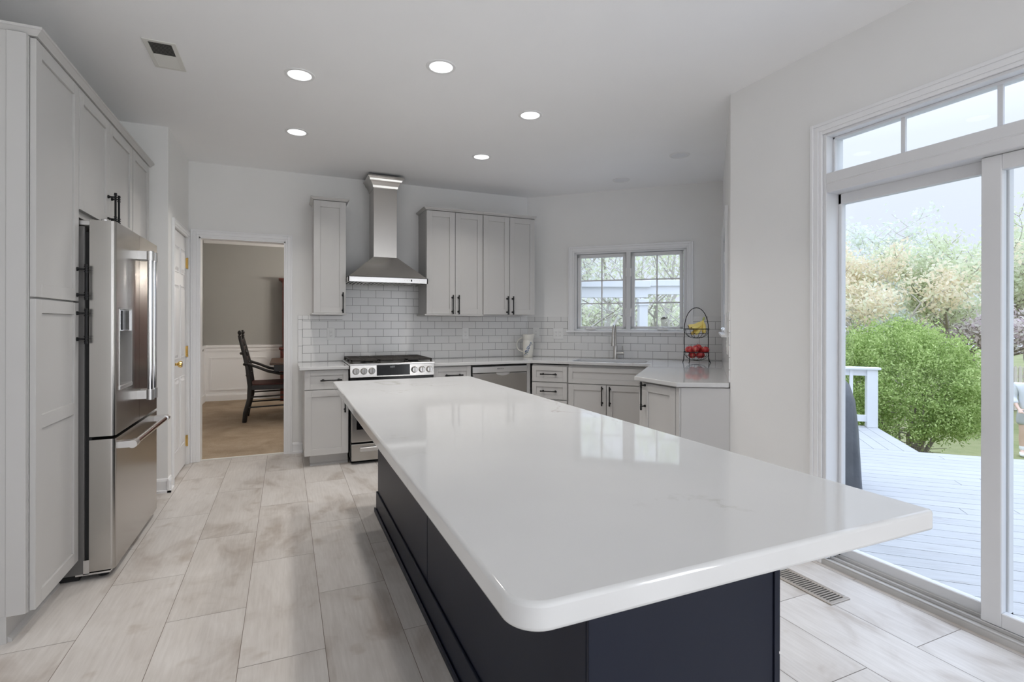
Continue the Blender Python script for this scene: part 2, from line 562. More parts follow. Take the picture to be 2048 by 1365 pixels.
class MB:
    def __init__(s):
        s.v = []
        s.f = []

    def add(s, verts, faces):
        o = len(s.v)
        s.v += [tuple(x) for x in verts]
        s.f += [tuple(i + o for i in f) for f in faces]
        return s

    def box(s, x0, x1, y0, y1, z0, z1):
        if x0 > x1: x0, x1 = x1, x0
        if y0 > y1: y0, y1 = y1, y0
        if z0 > z1: z0, z1 = z1, z0
        return s.add([(x0, y0, z0), (x1, y0, z0), (x1, y1, z0), (x0, y1, z0),
                      (x0, y0, z1), (x1, y0, z1), (x1, y1, z1), (x0, y1, z1)],
                     [(0, 3, 2, 1), (4, 5, 6, 7), (0, 1, 5, 4), (1, 2, 6, 5), (2, 3, 7, 6), (3, 0, 4, 7)])

    def prism(s, poly, z0, z1):
        """poly: list of (x, y) counter-clockwise"""
        a = sum(poly[i][0] * poly[(i + 1) % len(poly)][1] - poly[(i + 1) % len(poly)][0] * poly[i][1] for i in range(len(poly)))
        if a < 0:
            poly = poly[::-1]
        n = len(poly)
        vs = [(p[0], p[1], z0) for p in poly] + [(p[0], p[1], z1) for p in poly]
        fs = [tuple(range(n))[::-1], tuple(range(n, 2 * n))]
        fs += [(i, (i + 1) % n, (i + 1) % n + n, i + n) for i in range(n)]
        return s.add(vs, fs)

    def sweep_x(s, prof, x0, x1):
        """profile of (y, z) swept along x"""
        a = sum(prof[i][0] * prof[(i + 1) % len(prof)][1] - prof[(i + 1) % len(prof)][0] * prof[i][1] for i in range(len(prof)))
        if a < 0:
            prof = prof[::-1]
        n = len(prof)
        vs = [(x0, p[0], p[1]) for p in prof] + [(x1, p[0], p[1]) for p in prof]
        fs = [tuple(range(n))[::-1], tuple(range(n, 2 * n))]
        fs += [(i, (i + 1) % n, (i + 1) % n + n, i + n) for i in range(n)]
        return s.add(vs, fs)

    def tube(s, pts, r, seg=10, cap=True):
        pts = [Vector(p) for p in pts]
        n = len(pts)
        rs = r if isinstance(r, (list, tuple)) else [r] * n
        tans = []
        for i in range(n):
            t = pts[min(i + 1, n - 1)] - pts[max(i - 1, 0)]
            tans.append(t.normalized())
        ref = Vector((0, 0, 1)) if abs(tans[0].z) < 0.9 else Vector((1, 0, 0))
        nrm = tans[0].cross(ref).normalized()
        vs, fs = [], []
        for i in range(n):
            nrm = (nrm - tans[i] * nrm.dot(tans[i])).normalized()
            bi = tans[i].cross(nrm)
            for k in range(seg):
                a = 2 * math.pi * k / seg
                vs.append(pts[i] + (nrm * math.cos(a) + bi * math.sin(a)) * rs[i])
        for i in range(n - 1):
            for k in range(seg):
                k2 = (k + 1) % seg
                fs.append((i * seg + k, i * seg + k2, (i + 1) * seg + k2, (i + 1) * seg + k))
        if cap:
            fs.append(tuple(range(seg))[::-1])
            fs.append(tuple((n - 1) * seg + k for k in range(seg)))
        return s.add(vs, fs)

    def lathe(s, prof, cx=0, cy=0, seg=24, mtx=None):
        """profile of (r, z) revolved about z"""
        vs, fs = [], []
        n = len(prof)
        for r, z in prof:
            for k in range(seg):
                a = 2 * math.pi * k / seg
                vs.append(Vector((cx + r * math.cos(a), cy + r * math.sin(a), z)))
        for i in range(n - 1):
            for k in range(seg):
                k2 = (k + 1) % seg
                fs.append((i * seg + k, i * seg + k2, (i + 1) * seg + k2, (i + 1) * seg + k))
        if prof[0][0] > 1e-6:
            fs.append(tuple(range(seg))[::-1])
        if prof[-1][0] > 1e-6:
            fs.append(tuple((n - 1) * seg + k for k in range(seg)))
        if mtx is not None:
            vs = [mtx @ v for v in vs]
        return s.add(vs, fs)

    def xf(s, m):
        s.v = [tuple(m @ Vector(v)) for v in s.v]
        return s

    def build(s, name, material, parent=None, bevel=0.0, seg=1, smooth=False, loc=None, rot=0.0):
        me = bpy.data.meshes.new(name)
        me.from_pydata(s.v, [], s.f)
        me.materials.append(material)
        me.validate()
        me.update()
        if smooth:
            for p in me.polygons:
                p.use_smooth = True
            try:
                me.set_sharp_from_angle(angle=math.radians(40))
            except Exception:
                pass
        o = bpy.data.objects.new(name, me)
        COL.objects.link(o)
        if parent is not None:
            o.parent = parent
        if loc is not None:
            o.location = loc
        o.rotation_euler = (0, 0, rot)
        if bevel:
            b = o.modifiers.new('bevel', 'BEVEL')
            b.width = bevel
            b.segments = seg
            b.limit_method = 'ANGLE'
            b.angle_limit = math.radians(40)
        return o


def ycyl(x, z, y0, y1, r, seg=20):
    """matrix-free cylinder along y -> MB add helper data"""
    m = MB()
    m.tube([(x, y0, z), (x, y1, z)], r, seg)
    return m


def thing(name, label, cat, loc=(0, 0, 0), rot=0.0, group=None):
    o = bpy.data.objects.new(name, None)
    o.empty_display_size = 0.1
    COL.objects.link(o)
    o.location = loc
    o.rotation_euler = (0, 0, rot)
    o['label'] = label
    o['category'] = cat
    if group:
        o['group'] = group
    return o


def tag(o, label, cat, group=None, kind=None):
    o['label'] = label
    o['category'] = cat
    if group:
        o['group'] = group
    if kind:
        o['kind'] = kind
    return o


def struct(o):
    o['kind'] = 'structure'
    return o


def sroot(name, loc=(0, 0, 0), rot=0.0):
    o = bpy.data.objects.new(name, None)
    o.empty_display_size = 0.1
    COL.objects.link(o)
    o.location = loc
    o.rotation_euler = (0, 0, rot)
    o['kind'] = 'structure'
    return o


def copy_thing(root, loc, rot=None, label=None, group=None):
    c = root.copy()
    COL.objects.link(c)
    c.location = loc
    if rot is not None:
        c.rotation_euler = (0, 0, rot)
    if label:
        c['label'] = label
    if group:
        c['group'] = group

    def rec(src, dst):
        for ch in list(src.children):
            k = ch.copy()
            COL.objects.link(k)
            k.parent = dst
            rec(ch, k)
    rec(root, c)
    return c


def text_mesh(body, size, material, name, parent, loc, rot_m):
    cu = bpy.data.curves.new('txt', 'FONT')
    cu.body = body
    cu.size = size
    cu.extrude = 0.0003
    cu.align_x = 'CENTER'
    cu.align_y = 'CENTER'
    to = bpy.data.objects.new('txt', cu)
    COL.objects.link(to)
    bpy.context.view_layer.update()
    dg = bpy.context.evaluated_depsgraph_get()
    me = bpy.data.meshes.new_from_object(to.evaluated_get(dg))
    bpy.data.objects.remove(to)
    bpy.data.curves.remove(cu)
    me.transform(rot_m)
    me.materials.clear()
    me.materials.append(material)
    o = bpy.data.objects.new(name, me)
    COL.objects.link(o)
    o.parent = parent
    o.location = loc
    return o


def wall(name, p0, direction, length, z0, z1, thick, holes, material, side):
    """vertical wall from p0 along direction; thickness grows to `side` (+1 = left of direction)"""
    m = MB()
    us = sorted(set([0, length] + [h[0] for h in holes] + [h[1] for h in holes]))
    for i in range(len(us) - 1):
        a, b = us[i], us[i + 1]
        zs = [z0]
        for h in sorted(holes, key=lambda q: q[2]):
            if h[0] < b - 1e-6 and h[1] > a + 1e-6:
                zs += [h[2], h[3]]
        zs.append(z1)
        for k in range(0, len(zs), 2):
            if zs[k + 1] - zs[k] > 1e-5:
                y0, y1 = (0, thick) if side > 0 else (-thick, 0)
                m.box(a, b, y0, y1, zs[k], zs[k + 1])
    ang = math.atan2(direction[1], direction[0])
    return struct(m.build(name, material, loc=(p0[0], p0[1], 0), rot=ang))


# ------------------------------------------------------------------ room shell
# floor planks, 0.304 x 0.915, half-bond
m = MB()
PW, PL = 0.304, 0.915
g = 0.0011
for k in range(-13, 9):
    x1 = 0.447 - PW * k + 0
    x0 = x1 - PW
    ph = 2.595 if k % 2 == 0 else 2.145
    j0 = int(math.floor((-3.25 - ph) / PL))
    for j in range(j0, 6):
        y0, y1 = ph + PL * j, ph + PL * (j + 1)
        a, b, c, d = max(x0 + g, XC), min(x1 - g, XR + 0.0), max(y0 + g, -3.25), min(y1 - g, YB + 0.02)
        if x1 - g > XR:                       # planks reaching into the bay
            bb_ = min(x1 - g, E0.x)
            cc = max(c, W0.y + (bb_ - XR) * 1.019)
            dd_ = min(d, YB - (bb_ - C0.x) * 0.949)
            aa_ = max(x0 + g, XR + 0.0005)
            if bb_ - aa_ > 0.005 and dd_ - cc > 0.005:
                m.add([(aa_, cc, 0), (bb_, cc, 0), (bb_, dd_, 0), (aa_, dd_, 0)], [(0, 1, 2, 3)])
        if b - a > 0.005 and d - c > 0.005:
            m.add([(a, c, 0), (b, c, 0), (b, d, 0), (a, d, 0)], [(0, 1, 2, 3)])
fl = struct(m.build('floor', M['floor']))
m = MB()
m.box(XC - 0.1, XR + 0.02, -3.35, YB + 0.05, -0.1, -0.0015)
m.build('floor_joint_bed', M['grout_floor'], fl)
m = MB()
m.prism([(XR, YB + 0.05), tuple(C0 + Vector((0, 0.05))), tuple(E0), tuple(W0)], -0.1, -0.0015)
struct(m.build('floor_bay', M['grout_floor']))

# ceiling
m = MB()
ex = 0.12
m.prism([(XC - ex, -3.4), (XR + ex, -3.4), (XR + ex, W0.y - 0.03), (E0.x + 0.17, E0.y), (C0.x + 0.05, YB + ex), (XC - ex, YB + ex)], CEIL, CEIL + 0.12)
ceil_o = struct(m.build('ceiling', M['ceiling']))

# walls
DOOR_L, DOOR_R, DOOR_T = -0.730, -0.007, 2.058
wall('wall_back', (XL - 0.4, YB), (1, 0), C0.x + 0.05 - XL + 0.4, 0, CEIL, 0.12, [(DOOR_L - XL + 0.4, DOOR_R - XL + 0.4, 0, DOOR_T)], M['wall'], 1)
wall('wall_left', (XL, 4.60), (0, 1), YB - 4.60, 0, CEIL, 0.10, [(0.19, 0.83, 0, 2.035)], M['wall'], 1)
wall('wall_left_return', (XC, 4.60), (1, 0), XL - 0.1 - XC, 0, CEIL, 0.10, [], M['wall'], 1)
wall('wall_left_cabinet_side', (XC, -3.3), (0, 1), 4.60 + 3.3, 0, CEIL, 0.12, [], M['wall'], 1)
WIN_U0, WIN_U1, WIN_Z0, WIN_Z1 = 0.56, 1.765, 1.19, 2.07
wall('wall_angled_window', C0, D1, 2.118, 0, CEIL, 0.14, [(WIN_U0, WIN_U1, WIN_Z0, WIN_Z1)], M['wall'], 1)
wall('wall_angled_side', E0, D2, L2, 0, CEIL, 0.14, [(0.40, 1.60, WIN_Z0, WIN_Z1)], M['wall'], 1)
SD_Y0, SD_Y1 = 0.41, 1.862
wall('wall_right', (XR, -3.3), (0, 1), W0.y + 3.3, 0, CEIL, 0.14, [(SD_Y0 + 3.3, SD_Y1 + 3.3, 0, 2.275), (0.35, 1.55, 0.30, 2.30)], M['wall'], -1)
wall('wall_front', (XC, -3.2), (1, 0), XR - XC, 0, CEIL, 0.12, [(XC * -1 - 1.1, XC * -1 + 0.4, 0.7, 2.2), (XC * -1 + 0.75, XC * -1 + 2.25, 0.7, 2.2)], M['wall'], -1)

# closet side behind door
m = MB()
m.box(XL - 0.55, XL - 0.101, 4.72, 5.47, 0, 2.3)
struct(m.build('wall_closet_core', M['wall']))

# dining room shell
DY, DX0, DX1 = 9.65, -1.217, 3.2
wall('wall_dining_back', (DX0, DY), (1, 0), DX1 - DX0, 0, 2.66, 0.1, [], M['dining_grey'], 1)
wall('wall_dining_left', (DX0, YB + 0.12), (0, 1), DY - YB - 0.12, 0, 2.66, 0.1, [], M['dining_grey'], 1)
wall('wall_dining_right', (DX1, YB + 0.12), (0, 1), DY - YB - 0.12, 0, 2.66, 0.1, [], M['dining_grey'], -1)
m = MB(); m.box(DX0 - 0.1, DX1 + 0.1, YB + 0.12, DY + 0.1, 2.66, 2.78)
struct(m.build('ceiling_dining', M['ceiling']))
m = MB(); m.box(DX0, DX1, YB + 0.055, DY, -0.1, 0.004)
struct(m.build('floor_dining_carpet', M['carpet']))
m = MB(); m.box(DOOR_L - 0.02, DOOR_R + 0.02, YB + 0.018, YB + 0.06, -0.01, 0.007)
struct(m.build('trim_threshold', M['vent_white']))

# dining wainscot with raised panel frames, chair rail, base, crown
m = MB()
m.box(DX0 + 0.001, DX1, DY - 0.012, DY, 0, 0.82)
wn = struct(m.build('trim_wainscot', M['trim']))


def panel_frame(mb, x0, x1, z0, z1, y, w=0.022, t=0.012):
    mb.box(x0, x1, y - t, y, z0, z0 + w)
    mb.box(x0, x1, y - t, y, z1 - w, z1)
    mb.box(x0, x0 + w, y - t, y, z0 + w, z1 - w)
    mb.box(x1 - w, x1, y - t, y, z0 + w, z1 - w)


for x0, x1 in ((-1.125, -0.30), (-0.20, 0.62), (0.72, 1.54), (1.64, 2.46)):
    mm = MB()
    panel_frame(mm, x0, x1, 0.17, 0.712, DY - 0.012)
    mm.build('panel_moulding', M['trim'], wn)
mm = MB()
mm.sweep_x([(DY - 0.002, 0.80), (DY - 0.02, 0.80), (DY - 0.028, 0.83), (DY - 0.024, 0.85), (DY - 0.042, 0.875), (DY - 0.042, 0.905), (DY - 0.002, 0.91)], DX0 + 0.001, DX1)
mm.build('chair_rail', M['trim'], wn)
m = MB()
m.sweep_x([(DY - 0.012, 0), (DY - 0.03, 0), (DY - 0.03, 0.09), (DY - 0.02, 0.115), (DY - 0.012, 0.12)], DX0 + 0.001, DX1)
struct(m.build('baseboard_dining_back', M['trim']))
m = MB()
m.sweep_x([(DY, 2.56), (DY - 0.02, 2.56), (DY - 0.09, 2.64), (DY - 0.09, 2.66), (DY, 2.66)], DX0 + 0.001, DX1)
struct(m.build('trim_dining_crown', M['trim']))
m = MB()
m.box(DX0 + 0.001, DX0 + 0.013, YB + 0.14, DY - 0.012, 0, 0.82)
m.box(DX0 + 0.001, DX0 + 0.04, YB + 0.14, DY - 0.04, 0.86, 0.905)
m.box(DX0 + 0.001, DX0 + 0.03, YB + 0.14, DY - 0.03, 0, 0.12)
struct(m.build('trim_wainscot_left', M['trim']))


# casing helper: stepped profile boards round an opening on a wall facing local -y
def casing(mb, x0, x1, z0, z1, w, y=0.0, t=0.018, bottom=False):
    for a, b, dz, tt in ((0.0, w * 0.3, 0, t * 0.65), (w * 0.3, w * 0.75, 0, t * 0.85), (w * 0.75, w, 0, t)):
        mb.box(x0 - b, x0 - a, y - tt, y, z0, z1 + b)
        mb.box(x1 + a, x1 + b, y - tt, y, z0, z1 + b)
        mb.box(x0 - a, x1 + a, y - tt, y, z1 + a, z1 + b)


m = MB()
casing(m, DOOR_L, DOOR_R, 0, DOOR_T, 0.064, YB)
struct(m.build('trim_doorway_casing', M['trim'], bevel=0.002))
m = MB()
m.box(DOOR_L - 0.001, DOOR_L + 0.012, YB - 0.004, YB + 0.125, 0, DOOR_T)
m.box(DOOR_R - 0.012, DOOR_R + 0.001, YB - 0.004, YB + 0.125, 0, DOOR_T)
m.box(DOOR_L, DOOR_R, YB - 0.004, YB + 0.125, DOOR_T - 0.012, DOOR_T + 0.001)
struct(m.build('trim_doorway_jamb', M['trim']))
# baseboard profile pieces
BP = [(0, 0), (-0.026, 0), (-0.026, 0.016), (-0.014, 0.022), (-0.014, 0.085), (-0.008, 0.10), (0, 0.105)]


def baseboard(name, loc, rot, length):
    mm = MB()
    mm.sweep_x(BP, 0, length)
    return struct(mm.build(name, M['trim'], loc=(loc[0], loc[1], 0), rot=rot))


baseboard('baseboard_back', (0.058, YB), 0, 0.09)
baseboard('baseboard_return', (XC + 0.62, 4.60), 0, XL - XC - 0.62 + 0.026)
baseboard('baseboard_left', (XL, 4.60 - 0.026), math.pi / 2, 0.125)
baseboard('baseboard_right', (XR, W0.y - 0.06), -math.pi / 2, W0.y - 0.06 - SD_Y1 - 0.075)

# ------------------------------------------------------------------ closet door (six panel) facing +X
dr = sroot('door_1', (XL, 4.79, 0), math.pi / 2)    # local x = +Y, local -y = +X
m = MB()
m.box(0.004, 0.636, 0.012, 0.045, 0.012, 2.028)
sl = m.build('door_slab', M['trim'], dr)
for (x0, x1) in ((0.10, 0.27), (0.37, 0.54)):
    for (z0, z1) in ((0.22, 0.80), (0.98, 1.58), (1.70, 1.90)):
        mm = MB()
        fw, d = 0.028, 0.010
        mm.add([(x0, 0.012, z0), (x1, 0.012, z0), (x1, 0.012, z1), (x0, 0.012, z1),
                (x0 + fw, 0.002, z0 + fw), (x1 - fw, 0.002, z0 + fw), (x1 - fw, 0.002, z1 - fw), (x0 + fw, 0.002, z1 - fw)],
               [(0, 1, 5, 4), (1, 2, 6, 5), (2, 3, 7, 6), (3, 0, 4, 7), (4, 5, 6, 7)])
        panel_frame(mm, x0 - 0.012, x1 + 0.012, z0 - 0.012, z1 + 0.012, 0.012, 0.012, 0.006)
        mm.build('raised_panel', M['trim'], sl)
mm = MB()
mtx = Matrix.Translation((0.055, 0.012, 0.94)) @ Matrix.Rotation(math.pi / 2, 4, 'X')
mm.lathe([(0.0, 0.0), (0.030, 0.0), (0.030, 0.006), (0.012, 0.010), (0.011, 0.032), (0.022, 0.040), (0.028, 0.052), (0.024, 0.064), (0.0, 0.068)], mtx=mtx)
mm.build('door_knob', M['brass'], dr, smooth=True)
for hz in (0.215, 1.015, 1.805):
    mm = MB()
    mm.box(0.628, 0.652, 0.004, 0.014, hz - 0.045, hz + 0.045)
    mm.tube([(0.640, 0.0, hz - 0.05), (0.640, 0.0, hz + 0.05)], 0.007, 10)
    mm.build('hinge', M['brass'], dr)
m = MB()
casing(m, 0.0, 0.640, 0, 2.034, 0.055, 0.0)
m.build('door_casing', M['trim'], dr, bevel=0.002)

# ------------------------------------------------------------------ cabinet hardware and builders


def bar_pull(orient, cx, cz, length, parent, yface=0.0):
    """black bar pull on a front whose face is local y = yface (facing -y)"""
    m = MB()
    off, r = 0.036, 0.0055
    h = length / 2
    p = h * 0.76

    def P(t, y):
        return (cx + t, yface - y, cz) if orient == 'h' else (cx, yface - y, cz + t)
    m.tube([P(-h, off), P(h, off)], r, 10)
    for s in (-1, 1):
        m.tube([P(s * p, 0.0), P(s * p, 0.004), P(s * p, 0.014), P(s * p, off)], [0.010, 0.0095, 0.0045, 0.0045], 10)
        for q in (0.0, 0.012, -0.012):
            m.tube([P(s * p + q - 0.0025, off), P(s * p + q + 0.0025, off)], 0.0085, 10)
        m.tube([P(s * h - 0.003, off), P(s * h + 0.003, off)], 0.0072, 10)
    return m.build('handle', M['black'], parent, smooth=True)


def shaker(name, x0, x1, z0, z1, parent, material, fw=0.057, y=0.0, t=0.02, extra_rail=None):
    m = MB()
    if x1 - x0 < 0.2 or z1 - z0 < 0.2:
        fw = min(fw, 0.045)
    m.box(x0, x0 + fw, y, y + t, z0, z1)
    m.box(x1 - fw, x1, y, y + t, z0, z1)
    m.box(x0 + fw, x1 - fw, y, y + t, z0, z0 + fw)
    m.box(x0 + fw, x1 - fw, y, y + t, z1 - fw, z1)
    if extra_rail:
        m.box(x0 + fw, x1 - fw, y, y + t, extra_rail - fw / 2, extra_rail + fw / 2)
    m.box(x0 + fw, x1 - fw, y + 0.009, y + t, z0 + fw, z1 - fw)
    return m.build(name, material, parent, bevel=0.0012)


def cabinet(name, label, cat, loc, rot, w, d, z0, z1, fronts, group=None, toe=True, crown=None, rail=None, mt=None, toe_l=0.0, side_panel=None):
    """local x across the front, y into the cabinet (doors' face at y = 0)"""
    mt = mt or M['cab']
    r = thing(name, label, cat, (loc[0], loc[1], 0), rot, group)
    m = MB()
    m.box(0, w, 0.0215, d, z0, z1)
    m.build('body', mt, r, bevel=0.001)
    if toe:
        m = MB()
        m.box(toe_l, w, 0.085, d, 0.0, z0)
        m.build('toe_kick', mt, r)
        m = MB()
        m.sweep_x([(0.085, 0), (0.072, 0), (0.072, 0.012), (0.085, 0.022)], toe_l, w)
        m.build('shoe_moulding', mt, r)
    for fr in fronts:
        kind, x0, x1, a, b = fr[:5]
        h = fr[5] if len(fr) > 5 else None
        er = fr[6] if len(fr) > 6 else None
        f = shaker(kind, x0, x1, a, b, r, mt, extra_rail=er)
        if h:
            bar_pull(h[0], h[1], h[2], h[3], f)
    if crown:
        cl, cr, ch = crown         # left / right overhang, height
        prof = [(0.0, 0), (-0.010, 0.004), (-0.030, ch - 0.012), (-0.036, ch - 0.010), (-0.036, ch), (d, ch), (d, 0)]
        m = MB()
        lay = [(0.006, 0.0), (0.008, 0.003), (0.024, ch * 0.6), (0.028, ch * 0.66), (0.028, ch)]
        for i in range(len(lay) - 1):
            o0, h0 = lay[i]
            o1, h1 = lay[i + 1]
            a0 = [(-o0 * cl, -o0 + 0.0), (w + o0 * cr, -o0), (w + o0 * cr, d), (-o0 * cl, d)]
            a1 = [(-o1 * cl, -o1 + 0.0), (w + o1 * cr, -o1), (w + o1 * cr, d), (-o1 * cl, d)]
            vs = [(p[0], p[1], z1 + h0) for p in a0] + [(p[0], p[1], z1 + h1) for p in a1]
            m.add(vs, [(0, 1, 5, 4), (1, 2, 6, 5), (3, 0, 4, 7)])
        o0 = 0.006
        m.add([(-o0 * cl, -o0, z1), (w + o0 * cr, -o0, z1), (w + o0 * cr, d, z1), (-o0 * cl, d, z1)], [(0, 3, 2, 1)])
        o1 = 0.028
        m.add([(-o1 * cl, -o1, z1 + ch), (w + o1 * cr, -o1, z1 + ch), (w + o1 * cr, d, z1 + ch), (-o1 * cl, d, z1 + ch)], [(0, 1, 2, 3)])
        m.build('crown_moulding', mt, r)
    if rail:
        m = MB()
        m.box(-rail, w + rail * 0.2, -0.012, d, z0 - 0.014, z0)
        m.build('light_rail', mt, r, bevel=0.002)
    if side_panel:
        m = MB()
        m.box(-0.012, 0.0, 0.022, d, side_panel, z1)
        m.build('end_panel', mt, r, bevel=0.001)
    return r


# ------------------------------------------------------------------ tall cabinet wall (left), fronts face +X
XF = -0.926
RL = math.pi / 2
DT = XF - XC - 0.004
PZ0, PZ1 = 0.105, 2.424
near = cabinet('pantry_cabinet', 'tall light grey pantry cabinet standing nearest, left of the stainless refrigerator', 'cabinet',
        (XF, 2.685), RL, 0.478, DT, PZ0, PZ1,
        [('door', 0.002, 0.474, 0.110, 1.366, ('v', 0.447, 1.253, 0.165), 0.86),
         ('door', 0.002, 0.474, 1.374, 2.418, ('v', 0.447, 1.467, 0.165))], crown=(1, 0, 0.030))
m = MB()
m.box(-0.014, 0.0, 0.024, DT, PZ0 + 0.004, PZ1)
m.box(-0.020, -0.014, 0.024, 0.085, PZ0 + 0.004, PZ1)
m.build('end_panel', M['cab'], near, bevel=0.001)
m = MB()
m.box(-0.012, 0.0, 0.085, DT, 0.0, PZ0 + 0.004)
m.build('toe_end', M['cab'], near)

cabinet('over_fridge_cabinet', 'grey two-door cabinet mounted above the stainless refrigerator', 'cabinet',
        (XF, 3.163), RL, 0.962, DT, 1.795, PZ1,
        [('door', 0.006, 0.474, 1.826, 2.418, ('v', 0.443, 1.922, 0.165)),
         ('door', 0.480, 0.956, 1.826, 2.418, ('v', 0.509, 1.922, 0.165))], toe=False, crown=(0, 0, 0.030))
cabinet('pantry_cabinet', 'tall narrow grey cabinet beyond the refrigerator, against the white wall', 'cabinet',
        (XF, 4.125), RL, 0.472, DT, PZ0, PZ1,
        [('door', 0.012, 0.446, 0.110, 1.366, ('v', 0.042, 1.253, 0.165)),
         ('door', 0.012, 0.446, 1.374, 2.418, ('v', 0.042, 1.467, 0.165))], crown=(0, 0, 0.030))

# ------------------------------------------------------------------ refrigerator, front faces +X
FX, FY0, FW = -0.782, 3.168, 0.925
fr = thing('refrigerator', 'stainless steel bottom-freezer refrigerator with water dispenser in the door', 'refrigerator', (FX, FY0, 0), RL)
m = MB()
m.box(0.004, FW - 0.004, 0.125, 0.72, 0.03, 1.745)
m.build('cabinet_shell', M['steel_side'], fr, bevel=0.004, seg=2)
m = MB()
m.box(0.02, FW - 0.02, 0.10, 0.13, 0.05, 1.72)
m.build('door_gasket', M['rubber'], fr)


def fridge_front(prof_w0, prof_w1, z0, z1, hole=None):
    """slightly rounded stainless front"""
    mb = MB()
    x0, x1 = prof_w0, prof_w1
    r = 0.018
    pts = [(x0, 0.105), (x0, r)]
    for k in range(1, 6):
        a = math.pi / 2 * k / 5
        pts.append((x0 + r - r * math.cos(a), r - r * math.sin(a)))
    for k in range(0, 6):
        a = math.pi / 2 * k / 5
        pts.append((x1 - r + r * math.sin(a), r - r * math.cos(a)))
    pts += [(x1, 0.105)]
    mb.prism(pts, z0, z1)
    return mb


# left door carries the dispenser: built as a frame of four blocks round the niche
GAPZ0, GAPZ1 = 0.690, 0.706
DXL0, DXL1 = 0.066, 0.300          # niche across
DZ0, DZ1 = 0.925, 1.345
HALF = FW / 2
m = MB()
r = 0.018
lp = [(0.0, 0.105), (0.0, r)] + [(r - r * math.cos(math.pi / 2 * k / 5), r - r * math.sin(math.pi / 2 * k / 5)) for k in range(1, 6)]
m.prism(lp + [(DXL0, 0.0), (DXL0, 0.105)], GAPZ1, 1.778)
m.prism([(DXL1, 0.0), (HALF - 0.002, 0.0), (HALF - 0.002, 0.105), (DXL1, 0.105)], GAPZ1, 1.778)
m.box(DXL0, DXL1, 0, 0.105, GAPZ1, DZ0)
m.box(DXL0, DXL1, 0, 0.105, DZ1, 1.778)
m.box(DXL0, DXL1, 0.085, 0.105, DZ0, DZ1)
dl = m.build('door', M['steel'], fr)
m = MB()
rp_ = [(FW, 0.105), (FW, r)] + [(FW - r + r * math.cos(math.pi / 2 * k / 5), r - r * math.sin(math.pi / 2 * k / 5)) for k in range(1, 6)]
m.prism(rp_ + [(HALF + 0.002, 0.0), (HALF + 0.002, 0.105)], GAPZ1, 1.778)
dr2 = m.build('door', M['steel'], fr)
m = fridge_front(0.0, FW, 0.042, GAPZ0)
fz = m.build('freezer_drawer', M['steel'], fr)

# dispenser niche
m = MB()
m.box(DXL0, DXL0 + 0.004, -0.002, 0.085, DZ0, DZ1)
m.box(DXL1 - 0.004, DXL1, -0.002, 0.085, DZ0, DZ1)
m.box(DXL0, DXL1, -0.002, 0.085, DZ1 - 0.004, DZ1)
m.build('dispenser_frame', M['steel_light'], dl)
m = MB()
m.box(DXL0 + 0.004, DXL1 - 0.004, 0.004, 0.06, 1.225, DZ1 - 0.004)
m.build('dispenser_panel', M['chrome'], dl, bevel=0.004, seg=2)
m = MB()
m.box(DXL0 + 0.06, DXL1 - 0.045, 0.0005, 0.006, 1.232, DZ1 - 0.01)
m.build('control_display', M['black_glass'], dl)
m = MB()
m.box(DXL0 + 0.045, DXL0 + 0.085, 0.015, 0.05, 1.178, 1.226)
m.build('water_spout', M['chrome'], dl, bevel=0.004)
m = MB()
m.prism([(DXL0 + 0.004, -0.006), (DXL1 - 0.004, -0.006), (DXL1 - 0.004, 0.085), (DXL0 + 0.004, 0.085)], DZ0, DZ0 + 0.022)
m.build('drip_tray', M['steel_light'], dl, bevel=0.003)


def fridge_handle(name, pts, parent, bracket_axis):
    m = MB()
    a, b = Vector(pts[0]), Vector(pts[1])
    t = (b - a).normalized()
    m.tube([a, b], 0.0155, 16)
    for s in range(5):
        pass
    h = m.build(name, M['chrome'], parent, smooth=True)
    for p, s in ((a, 1), (b, -1)):
        mb = MB()
        mb.tube([p - t * 0.004, p + t * s * 0.055 if s > 0 else p + t * s * 0.055], 0.020, 16)
        q0 = p + t * s * 0.002
        q1 = p + t * s * 0.050
        if bracket_axis == 'z':
            mb.box(p.x - 0.010, p.x + 0.010, p.y, 0.0, min(q0.z, q1.z), max(q0.z, q1.z))
        else:
            mb.box(min(q0.x, q1.x), max(q0.x, q1.x), p.y, 0.0, p.z - 0.016, p.z + 0.016)
        mb.build('bracket', M['steel_light'], h, smooth=True)
    return h


fridge_handle('handle', [(HALF - 0.040, -0.062, 0.83), (HALF - 0.040, -0.062, 1.685)], dl, 'z')
fridge_handle('handle', [(HALF + 0.040, -0.062, 0.83), (HALF + 0.040, -0.062, 1.685)], dr2, 'z')
fridge_handle('handle', [(0.045, -0.062, 0.648), (FW - 0.045, -0.062, 0.648)], fz, 'x')
m = MB()
m.box(FW - 0.13, FW - 0.055, -0.003, 0.002, 1.645, 1.685)
m.build('badge', M['chrome'], dr2, bevel=0.001)
for x in (0.035, FW - 0.035):
    m = MB()
    m.box(x - 0.03, x + 0.03, 0.03, 0.30, 1.748, 1.775)
    m.tube([(x, 0.05, 1.77), (x, 0.05, 1.79)], 0.018, 12)
    m.build('top_hinge', M['steel_light'], fr, bevel=0.004)
m = MB()
m.box(0.004, 0.05, 0.02, 0.16, 0.026, 0.034)
m.box(0.004, 0.012, 0.105, 0.13, 0.03, 0.10)
m.build('bottom_hinge', M['chrome'], fr)
for x in (0.06, FW - 0.06):
    m = MB()
    m.lathe([(0.022, 0.0), (0.024, 0.006), (0.020, 0.026)], x, 0.06, 16)
    m.build('foot', M['rubber'], fr, smooth=True)
m = MB()
m.box(0.02, FW - 0.02, 0.15, 0.70, 0.0, 0.035)
m.build('base_grille', M['rubber'], fr)

